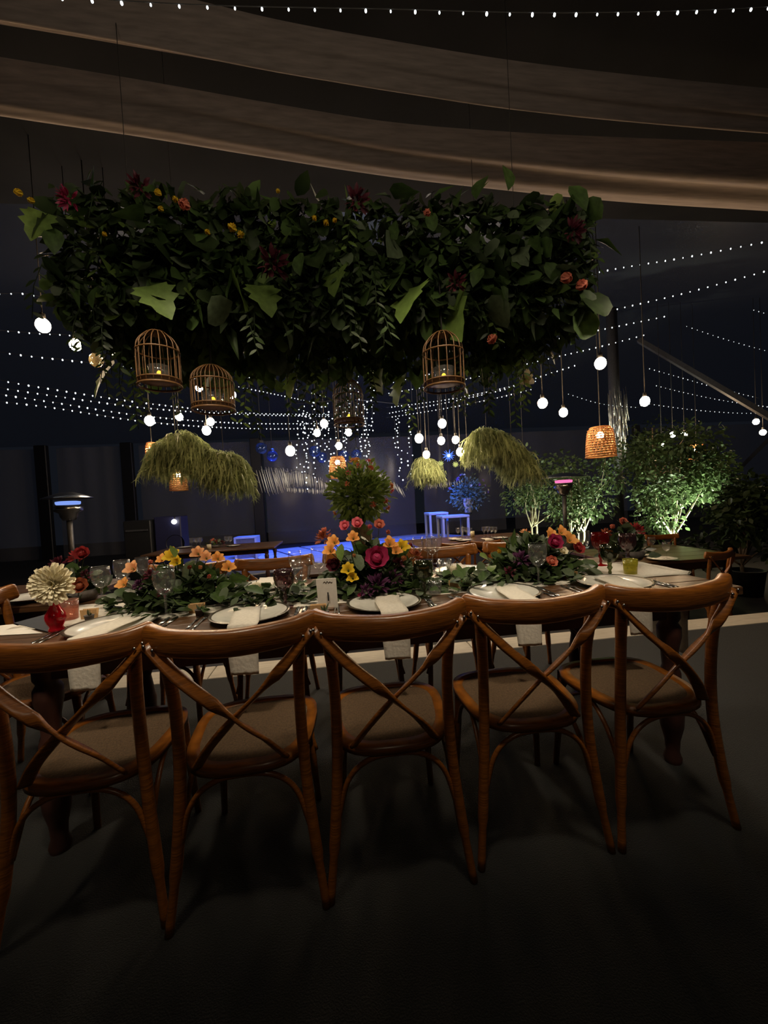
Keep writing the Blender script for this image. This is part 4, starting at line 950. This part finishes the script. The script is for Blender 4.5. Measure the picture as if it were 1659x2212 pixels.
reflection_streaks(610, 720, lambda t_: 1034+26*t_-10*math.sin(t_*3), lambda t_: 42-18*t_, 58, .12)
reflection_streaks(795, 870, lambda t_: 1008+56*t_, lambda t_: 40-18*t_, 44, .45)
reflection_streaks(620, 700, lambda t_: 1058+4*t_, lambda t_: 12, 34, .1)
reflection_streaks(925, 1000, lambda t_: 1050-8*t_, lambda t_: 14, 26, .2)
tag(mb.build('streaks', STREAK, fr), kind='stuff'); rl.build('cable', CORD, fr)
for _x in (565, 715, 800, 868, 990):
    _a = at_y(_x, 1050, 14.5); MB().tube([_a-fc, Vector((_a.x, _a.y, roof_z(14.5)+.03))-fc], .004, 4).build('hanging_wire', CORD, fr)  # added wires above the painted reflection streaks
# column wrapped in thin light strands
lc = at_y(1335, 1000, 9.0); lw = thing('light_wrapped_column', 'tent column wrapped in hanging glittering light strands behind the big lampshade', 'column', lc)
mb = MB()
for i in range(46):
    x = rnd.uniform(1312, 1352); y0 = rnd.uniform(830, 900); y1 = y0+rnd.uniform(40, 110); a, b = at_y(x, y0, 9.0+rnd.uniform(-.1, .1)), at_y(x+rnd.uniform(0, 9), y1, 9.0+rnd.uniform(-.1, .1))
    mb.tube([a-lc, a.lerp(b, .5)-lc+Vector((rnd.uniform(-.03, .03), 0, 0)), b-lc], .006, 4)
tag(mb.build('strands', mat('silver_strand', (.75, .72, .66), .25, metal=.8, scale=30), lw), kind='stuff')
MB().tube([(.12, .2, FL-lc.z), (.12, .2, roof_z(9.2)-lc.z)], .13, 8).build('column', GREYM, lw)
# ------------------------------------------------------------------ hanging fern clouds
def fern_cloud(ctrl, Y, hang, n_, label, seed, wid=.5):
    """ctrl: silhouette of the cloud's crest (px, py); strands droop by `hang` px"""
    rn = random.Random(seed); P = bez([at_y(x, y, Y) for x, y in ctrl], 8); c = P[len(P)//2].copy()
    t = thing('fern_cloud', label, 'hanging plant', c, 0, 'hanging fern clouds'); sc = Y/FPX; mb = MB()
    H_ = hang*sc
    for i in range(n_):
        u = rn.random()*(len(P)-1.001); j = int(u); p = P[j].lerp(P[j+1], u-j); e = abs(2*u/(len(P)-1)-1)
        th = rn.uniform(0, 6.283); out = Vector((math.cos(th)*.45, math.sin(th), 0)); k = rn.random()**.6
        p = p+out*wid*.5*k+Vector((0, 0, -H_*.55*k*k*rn.uniform(.7, 1.1))) - c
        h = H_*rn.uniform(.12, .40); sw = out*h*rn.uniform(.05, .7)+Vector((rn.uniform(-.45, .45), rn.uniform(-.45, .45), 0))*h; p.z += .05*math.sin(p.x*9+seed)*(1-k)+rn.uniform(-.04, .05)
        q = [p, p+sw*.7+Vector((0, 0, -h*.2)), p+sw+Vector((0, 0, -h*.6)), p+sw*1.1+Vector((0, 0, -h))]
        s_ = Vector((rn.uniform(-1, 1), rn.uniform(-1, 1), rn.uniform(-.3, .3))).normalized(); w_ = h*.022+.004; b0 = len(mb.v)
        for a, ww in zip(q, (.5, 1.2, 1, .15)): mb.v += [tuple(a-s_*w_*ww), tuple(a+s_*w_*ww)]
        for a in range(3): mb.f.append((b0+2*a, b0+2*a+1, b0+2*a+3, b0+2*a+2))
        for a in (1, 2):      # feathery side sprays
            for sg in (-1, 1):
                d = (s_*sg*.8+Vector((rn.uniform(-.3, .3), rn.uniform(-.3, .3), -.8)))*h*.34; b1 = len(mb.v); ss = d.cross(Vector((.3, .7, .2))).normalized()*w_*.6
                mb.v += [tuple(q[a]-ss), tuple(q[a]+ss), tuple(q[a]+d)]; mb.f.append((b1, b1+1, b1+2))
    tag(mb.build('strands', FERN, t), kind='stuff')
    MB().tube([p-c+Vector((0, 0, -.06)) for p in P], .03, 6).build('frame', MOSS, t)
    for f in (.25, .75):
        p = P[int(f*(len(P)-1))]; MB().tube([p-c, (p.x-c.x, p.y-c.y, roof_z(p.y)-c.z)], .004, 5).build('hanging_wire', CORD, t)
    return t
fern_cloud([(345, 962), (375, 942), (415, 945), (455, 968), (490, 978), (515, 995)], 5.6, 105, 5200, 'wide yellow green fern cloud hanging at the left', 41, .62)
fern_cloud([(905, 992), (920, 988), (938, 994)], 8.0, 72, 2200, 'small fern bundle hanging right of the centre', 42, .50)
fern_cloud([(1022, 940), (1050, 925), (1075, 930), (1105, 960), (1135, 985)], 6.6, 92, 4800, 'large fern cloud hanging at the right behind the bulbs', 43, .66)

# ------------------------------------------------------------------ patio heaters
def heater(px, py, Y, label, em, hw=50):
    c = at_y(px, py, Y); h = c.z-FL; R_ = px_m(c, hw)/.40
    t = thing('patio_heater', label, 'heater', (c.x, c.y, FL), 0, 'patio heaters')
    MB().lathe([(.0005, h+.07), (.10*R_, h+.065), (.25*R_, h+.03), (.395*R_, h-.012), (.40*R_, h-.02), (.385*R_, h-.015), (.2*R_, h+.01), (.0005, h+.03)], 36).build('reflector', STEEL, t)
    MB().lathe([(.13, h-.105), (.142, h-.09), (.142, h-.062), (.10, h-.055)], 24).build('burner_ring', em, t)
    MB().lathe([(.0005, h-.32), (.07, h-.32), (.10, h-.27), (.11, h-.22), (.165, h-.19), (.165, h-.12), (.0005, h-.12)], 24).build('burner_head', STEEL, t)
    MB().tube([(0, 0, .75), (0, 0, h-.3)], .035, 14).build('pole', GREYM, t)
    MB().lathe([(.0005, .78), (.08, .77), (.20, .72), (.23, .65), (.23, .1), (.0005, .1)], 24).build('gas_housing', BLACK, t)
    MB().lathe([(.0005, 0), (.30, 0), (.31, .04), (.24, .10), (.0005, .10)], 28).build('base', BLACK, t)
heater(1217, 1030, 6.5, 'patio heater with pink glowing burner in front of the trees', HEATG, 52)
heater(146, 1074, 5.9, 'patio heater with blue lit burner at the left', HEATB, 46)

# ------------------------------------------------------------------ trees at the right
def tree(px, pyc, Y, rx, rz, n_, label, seed, leafm=LEAFT, trunk=PALEBARK, stems=1, up=None, ls=(.06, .12), group='potted trees at the right'):
    rn = random.Random(seed); sc = Y/FPX; c = at_y(px, pyc, Y); base = Vector((c.x, c.y, FL))
    t = thing('leafy_tree', label, 'tree', base, 0, group); cz = c.z-FL; RX, RZ = rx*sc, rz*sc
    blobs = [Vector((rn.uniform(-.65, .65)*RX, rn.uniform(-.6, .6)*RX, cz+rn.uniform(-.7, .75)*RZ)) for _ in range(11)]+[Vector((0, 0, cz))]
    wd = MB()
    for s_ in range(stems):
        x0 = (s_-(stems-1)/2)*.10
        fork = Vector((x0*1.6+rn.uniform(-.04, .04), rn.uniform(-.04, .04), max(.4, cz-RZ*.75)))
        wd.tube(bez([(x0, 0, .3), (x0*.9, 0, fork.z*.6), tuple(fork), (x0*.6, 0, cz+RZ*.4)], 6), [.030]*7+[.024]*6+[.016]*6, 7)
        for b in blobs[s_::stems]: wd.tube(bez([tuple(fork), tuple(fork.lerp(b, .5)+Vector((rn.uniform(-.1, .1), rn.uniform(-.1, .1), .06))), tuple(b)], 4), [.015]*4+[.010]*4+[.004], 5)
    wd.build('trunk', trunk, t)
    MB().lathe([(.0005, 0), (.17, 0), (.21, .34), (.23, .36), (.20, .36), (.19, .30), (.0005, .30)], 24).build('pot', BLACK, t)
    mb = MB()
    for i in range(n_):
        b = rn.choice(blobs); th, ph = rn.uniform(0, 6.283), math.acos(rn.uniform(-1, 1)); k = rn.random()**.45
        d = Vector((math.sin(ph)*math.cos(th), math.sin(ph)*math.sin(th), math.cos(ph)))
        p = b+Vector((d.x*RX*.46, d.y*RX*.46, d.z*RZ*.36))*k; ln = rn.uniform(*ls)
        leafv(mb, p, d*.7+Vector((rn.uniform(-.7, .7), rn.uniform(-.7, .7), rn.uniform(-.9, .3))), ln, ln*.62, (rn.uniform(-1, 1), rn.uniform(-1, 1), 1), 'oval' if rn.random() < .8 else 'lance')
    tag(mb.build('foliage', leafm, t), kind='stuff')
    if up:
        q = base+Vector((.30, -.42, .0)); u = thing('uplight', up[0], 'spotlight', q, 0, 'uplights at the trees')
        MB().lathe([(.0005, .02), (.06, .02), (.07, .05), (.075, .16), (.06, .16), (.055, .06), (.0005, .05)], 16).build('housing', BLACK, u)
        MB().lathe([(.0005, .13), (.058, .13)], 16).build('lens', glow('uplight_lens', (.9, 1, .8), 3, False), u)
        spot('uplight_beam', tuple(q+Vector((0, 0, .18))), tuple(base+Vector((.0, 0, cz-.1))), up[1], (.90, 1, .74), 80, .7, .05)
tree(1452, 1060, 7.0, 118, 150, 3600, 'bright uplit tree behind the far right bulbs, its pale trunk forked', 51, up=('small uplight at the foot of the bright tree', 850))
tree(1245, 1070, 8.2, 92, 115, 2400, 'uplit slender tree behind the pink patio heater', 52, stems=3, up=('small uplight at the foot of the slender tree', 380))
tree(1150, 1065, 9.2, 72, 105, 1500, 'dimmer tree below the right fern cloud', 53, stems=2, up=('small uplight at the foot of the dimmer tree', 130))
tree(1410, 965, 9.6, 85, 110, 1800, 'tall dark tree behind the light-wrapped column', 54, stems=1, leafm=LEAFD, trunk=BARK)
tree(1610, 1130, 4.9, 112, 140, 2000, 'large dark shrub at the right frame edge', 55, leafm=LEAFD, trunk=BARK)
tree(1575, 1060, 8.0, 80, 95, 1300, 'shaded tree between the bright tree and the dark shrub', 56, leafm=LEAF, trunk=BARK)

# ------------------------------------------------------------------ tables further back
TILE_GAP = mat('dance_base', (.03, .03, .06), .6)
def back_table(label, cx, cy, lx, ly, rz=0., z0=FL):
    t = thing('dining_table', label, 'table', (cx, cy, z0), rz)
    n_ = 5; w_ = ly/n_; f = None
    for i in range(n_):
        if f is None: f = MB().box((0, 0, 0), (lx, w_-.004, .035), bev=.004).build('plank', WOODD, t, False); o = f
        else: o = link('plank', f.data, t)
        o.location = (0, -ly/2+w_*(i+.5), .757)
    for sx in (-1, 1):
        for sy in (-1, 1): MB().lathe(prof, 12, (sx*(lx/2-.18), sy*(ly/2-.12), 0)).build('leg', LEGW, t)
    for sy in (-1, 1): MB().box((0, sy*(ly/2-.12), .69), (lx-.4, .025, .10)).build('apron', LEGW, t, False)
    return t
BZ = FL+.775
def back_cloth(x, y, dx, label):
    cloth('napkin', [((x-.08, y+.10, BZ+.02), (x+.08, y+.10, BZ+.02)), ((x-.08, y-.08, BZ+.02), (x+.08, y-.08, BZ+.02)), ((x-.08, y-.155, BZ+.012), (x+.08, y-.155, BZ+.012)), ((x-.08, y-.17, BZ-.12), (x+.08, y-.17, BZ-.12)), ((x-.08, y-.172, BZ-.2), (x+.08, y-.172, BZ-.2))], label, 'napkin', LINEN, 'napkins on the tables further back', 4)
# right: plates, glasses and a chair near the bright tree
p = at_z(1405, 1200, BZ); back_table('wooden table further back at the right below the bright tree', 3.85, 4.52, 1.5, 1.2, -.05)
for i, (x, y) in enumerate([(1393, 1200), (1430, 1209)]): dup(plate0, 'pale plate on the right back table, '+['left one', 'right one'][i], at_z(x, y, BZ+.002), 0, 'plates on the tables further back')
for i, (x, y) in enumerate([(1390, 1200), (1408, 1192), (1440, 1207)]): goblet(at_z(x, y, BZ+.006), .19, .042, G_CLEAR, 'wine glass on the right back table, '+['first', 'second', 'third', 'fourth'][i]+' from its left plate', 'wine glass', name='wine_glass', group='glasses on the tables further back')
dup(chair0, 'crossback chair with its rail showing at the right back table', (4.02, 3.74, FL), .30, 'chairs at the tables further back')
q = at_y(1432, 1190, 5.3); dup(chair0, 'crossback chair on the far side of the right back table', (q.x, 5.32, FL), math.pi-.2, 'chairs at the tables further back')
# middle right: table before the blue bar tables
p = at_z(1040, 1170, BZ); back_table('wooden table further back right of the centre, laid with glasses', p.x, p.y+.35, 2.4, 1.7, .05)
for i, (x, y) in enumerate([(985, 1166), (1003, 1168), (1080, 1163), (1052, 1176)]):
    g = at_z(x, y, BZ+.002); dup(plate0, 'pale plate on the back table right of the centre, '+['leftmost', 'second', 'rightmost', 'nearest'][i], g, 0, 'plates on the tables further back')
for i, (x, y) in enumerate([(990, 1162), (1000, 1160), (1008, 1161), (1016, 1163), (1046, 1160), (1054, 1159), (1062, 1160), (1070, 1161)]):
    goblet(at_z(x, y, BZ+.024), .20, .042, G_CLEAR, 'wine glass on the back table right of the centre, '+['first', 'second', 'third', 'fourth', 'fifth', 'sixth', 'seventh', 'eighth'][i]+' from its left', 'wine glass', name='wine_glass', group='glasses on the back table right of the centre')
p = at_z(1021, 1160, BZ+.001); t = thing('pillar_candle', 'small cream candle on the back table right of the centre', 'candle', p); MB().lathe([(.0005, 0), (.04, 0), (.04, .12), (.0005, .12)], 16).build('wax', WAX, t); MB().tube([(0, 0, .12), (0, 0, .135)], .002, 5).build('wick', INK, t)
p = at_z(1040, 1163, BZ); back_cloth(p.x, p.y-.25, 0, 'napkin hanging from the back table right of the centre, right one'); p = at_z(975, 1163, BZ); back_cloth(p.x, p.y-.15, 0, 'napkin hanging from the back table right of the centre, left one')
for i, (x, Yd, rz) in enumerate([(985, 6.0, .1), (1050, 6.0, -.1)]):
    q = at_y(x, 1190, Yd); dup(chair0, 'crossback chair before the back table right of the centre, '+['left one', 'right one'][i], (q.x, q.y, FL), rz, 'chairs at the tables further back')
# left: table near the dance floor
p = at_z(462, 1186, BZ); back_table('wooden table further back at the left before the dance floor', p.x, p.y+.3, 2.6, 1.3, 0)
for i, (x, y) in enumerate([(400, 1183), (505, 1180)]): dup(plate0, 'pale plate on the left back table, '+['left', 'right'][i]+' one', at_z(x, y, BZ+.002), 0, 'plates on the tables further back')
for i, (x, y) in enumerate([(415, 1183), (425, 1183), (433, 1182), (490, 1180), (498, 1180)]): goblet(at_z(x, y, BZ+.006), .22, .05, G_CLEAR, 'wine glass on the left back table, '+['first', 'second', 'third', 'fourth', 'fifth'][i]+' from its left', 'wine glass', name='wine_glass', group='glasses on the left back table')
p = at_z(452, 1186, BZ+.001); t = thing('pillar_candle', 'small cream candle on the left back table', 'candle', p); MB().lathe([(.0005, 0), (.045, 0), (.045, .10), (.0005, .10)], 16).build('wax', WAX, t); MB().tube([(0, 0, .10), (0, 0, .115)], .002, 5).build('wick', INK, t)
arrangement('small coral flower arrangement on the left back table', 468, 9.0, (.3, .2, .18), [('ruffle', 'coral', 460, 1168, 0, 9), ('ruffle', 'burgundy', 480, 1172, 0, 8), ('ruffle', 'rust', 470, 1170, 0, 8)], 60, base_z=BZ+.002, seed=17, big=0)
# neighbouring table at the left, on the platform, behind the head chair
back_table('wooden table at the left edge behind the head chair', -2.25, 2.54, 1.6, .72, 0, 0)
dup(plate0, 'pale plate at the left edge behind the head chair', (-1.66, 2.36, TZ+.002), 0, 'plates on the tables further back')
goblet((-1.53, 2.44, TZ+.002), .15, .045, G_CLEAR, 'wine glass on the table at the left edge', 'wine glass', name='wine_glass')
q = at_y(88, 1280, 3.6); dup(chair0, 'pale lit chair back behind the white bloom at the left', (q.x-.1, q.y, FL+.1 if q.y > 3.2 else 0), math.pi, 'chairs at the tables further back')

# ------------------------------------------------------------------ tall bush in a vase, middle
def bush(px, py, Y, rpx, n_, label, seed, fl, leafm, pot_h, group=None, zt=None, flm=('coral', 'peach', 'yellow', 'pink')):
    rn = random.Random(seed); sc = Y/FPX; c = at_y(px, py, Y); r = rpx*sc; base = Vector((c.x, c.y, zt if zt is not None else BZ))
    t = thing('flower_vase', label, 'plant', base, 0, group); cz = c.z-base.z
    MB().lathe([(.0005, 0), (.09, 0), (.11, .02), (.10, pot_h*.3), (.15, pot_h*.7), (.13, pot_h*.95), (.14, pot_h), (.11, pot_h), (.0005, pot_h*.8)], 20).build('vase', BARK if not group else BLUEW, t)
    mb = MB(); st = MB()
    for i in range(26):
        th, ph = rn.uniform(0, 6.283), math.acos(rn.uniform(-.5, 1)); d = Vector((math.sin(ph)*math.cos(th), math.sin(ph)*math.sin(th), math.cos(ph)))
        st.tube([(0, 0, pot_h*.8), tuple(Vector((0, 0, cz))+d*r*.3), tuple(Vector((0, 0, cz))+d*r*.85)], .006, 4)
    st.build('stems', LEAFD, t)
    for i in range(n_):
        th, ph = rn.uniform(0, 6.283), math.acos(rn.uniform(-1, 1)); d = Vector((math.sin(ph)*math.cos(th), math.sin(ph)*math.sin(th), math.cos(ph)))
        p = Vector((0, 0, cz))+d*r*(rn.random()**.5)*rn.uniform(.75, 1.05); ln = rn.uniform(.05, .11)
        leafv(mb, p, d+Vector((rn.uniform(-.6, .6), rn.uniform(-.6, .6), rn.uniform(-.5, .5))), ln, ln*.5, (rn.uniform(-1, 1), -1, 1), 'oval')
    tag(mb.build('foliage', leafm, t), kind='stuff')
    for i in range(fl):
        th = rn.uniform(math.pi, 2*math.pi); ph = math.acos(rn.uniform(-.6, 1)); d = Vector((math.sin(ph)*math.cos(th), math.sin(ph)*math.sin(th), math.cos(ph)))
        flower(t, 'ruffle', rn.choice(flm), Vector((0, 0, cz))+d*r*.97, d, rn.uniform(.04, .065), 'flower', rn)
    return t
q = at_y(775, 1066, 5.2); back_table('wooden table behind the middle flowers carrying the tall bush', q.x, q.y, 1.6, .9, 0)
bush(775, 1064, 5.2, 70, 1700, 'tall round bush of leaves and small blooms in a bark vase behind the middle flowers', 61, 16, LEAFB, .52)
bush(1010, 1068, 11.5, 46, 700, 'blue lit flower bush in a white vase on the bar tables', 62, 12, EUCA, .45, group='bar decoration', zt=.70, flm=('violet', 'cream', 'violet'))

# ------------------------------------------------------------------ dance floor and bar tables in blue light
df = tag(thing('dance_floor', 'white dance floor tiles shining blue under the stage lamps', 'dance floor', (at_y(760, 1195, 13).x, 13.2, FL)), None)
df.rotation_euler.z = .42
MB().box((0, 0, .008), (10.6, 5.0, .016)).build('base', TILE_GAP, df, False)
f = MB().box((0, 0, .03), (.90, .54, .03), bev=.006).build('tile', TILEW, df, False); f.location = (-4.5, -2.0, 0)
for i in range(10):
    for j in range(8):
        if i or j: link('tile', f.data, df, (i-4.5, j*.6-2.1+(.0), 0))
f.location = (-4.5, -2.1, 0)
def bar_table(px0, px1, pyt, Y, label):
    a, b = at_y(px0, pyt, Y), at_y(px1, pyt, Y); c = (a+b)/2; wd = (b-a).length; h = c.z-FL
    t = thing('bar_table', label, 'table', (c.x, c.y, FL), 0, 'white bar tables lit blue')
    MB().box((0, 0, h-.03), (wd, .7, .07), bev=.01).build('top', BLUEW, t, False)
    for sx in (-1, 1):
        for sy in (-1, 1): MB().box((sx*(wd/2-.04), sy*.31, (h-.06)/2), (.06, .06, h-.06)).build('leg', BLUEW, t, False)
    MB().box((0, .31, h*.3), (wd-.1, .03, .04)).build('rail', BLUEW, t, False)
bar_table(921, 962, 1107, 12.0, 'tall white bar table lit blue, left one beyond the dance floor')
bar_table(948, 1006, 1113, 11.2, 'tall white bar table lit blue, right one under the flower bush')
def panel_frame(px0, px1, py0, py1, Y, label):
    a, b = at_y(px0, py0, Y), at_y(px1, py1, Y); wd = b.x-a.x; h = a.z-FL
    t = thing('low_stage_box', label, 'box', ((a.x+b.x)/2, Y, FL)); MB().box((0, 0, h/2), (wd-.1, .5, h), bev=.01).build('panel', mat('blue_grey_panel', (.12, .13, .2), .5), t, False)
    for s in (-1, 1): MB().box((s*(wd/2-.03), -.02, h/2), (.06, .56, h)).build('edge_post', BLUEW, t, False)
    MB().box((0, -.02, h+.02), (wd, .56, .05)).build('edge_rail', BLUEW, t, False)
panel_frame(510, 560, 1163, 1192, 12.8, 'low blue framed box at the left edge of the dance floor')
spot('stage_lamp', (wx(545, 12.0), 11.2, 3.6), (wx(545, 12.0), 12.8, -.2), 500, (.025, .11, 1), 50)
spot('stage_lamp', (at_y(965, 1100, 10.2).x, 9.6, 3.8), tuple(at_y(965, 1120, 11.6)), 1500, (.025, .12, 1), 45)
# loudspeaker with a lit blue marking, and a lamp beside it
a = at_y(372, 1150, 10.5); sp = thing('loudspeaker', 'tall dark blue loudspeaker cabinet with a small lit marking', 'loudspeaker', (a.x, a.y, FL))
MB().box((0, 0, .75), (.62, .5, 1.5), bev=.02).build('cabinet', mat('navy_cabinet', (.012, .013, .05), .5), sp, False)
MB().lathe([(.22, 0), (.20, .03), (.06, .08), (.0005, .08)], 20).build('woofer', BLACK, sp); sp.children[-1].matrix_local = Matrix.Translation((0, -.255, .45)) @ Matrix.Rotation(R(-90), 4, 'X')
mk = MB()
for pts in ([(-.07, 0, .22), (-.07, 0, .30), (.05, 0, .30)], [(-.05, 0, .02), (-.06, 0, .10), (0, 0, .14), (.05, 0, .10), (.04, 0, .02), (-.05, 0, .02)], [(.09, 0, .05), (.09, 0, .26)], [(.03, 0, .16), (.03, 0, .24)]): mk.tube(pts, .012, 5)
mk.build('lit_marking', SCREEN, sp); sp.children[-1].location = (.16, -.265, .82)
a = at_y(308, 1160, 10.4); s2 = thing('equipment_case', 'black equipment case left of the loudspeaker', 'case', (a.x, a.y, FL)); MB().box((0, 0, .72), (.62, .5, 1.44), bev=.02).build('body', BLACK, s2, False)
for z in (.25, 1.2): MB().box((0, -.26, z), (.5, .03, .04)).build('latch_bar', GREYM, s2, False)
a = at_y(376, 1127, 10.2); s3 = thing('work_lamp', 'small bright white lamp on top of the loudspeaker', 'lamp', (a.x, a.y, FL+1.5)); MB().ball((0, 0, a.z-FL-1.5), .06, 12, 8).build('lens', glow('work_lamp_light', (1, .97, .88), 8), s3); MB().tube([(0, .06, 0), (0, .06, a.z-FL-1.5)], .02, 6).build('stem', BLACK, s3)
# faint warm and blue room light that the many strings give
for _p, _e, _c2 in (((-3.2, 7.5, 3.2), 130, (1, .85, .7)), ((3.0, 8.0, 3.2), 140, (1, .85, .7)), ((.8, 10.0, 3.4), 45, (.6, .75, 1))):
    point('string_light_glow', _p, _e, _c2, .4)
for _x in (-1.6, .1, 2.35):
    spot('back_fill_spot', (_x, 3.5, 2.6), (_x, 2.75, 0), 62, (1, .90, .74), 110, .8, .12)  # unseen spots added to brighten the carpet behind the table
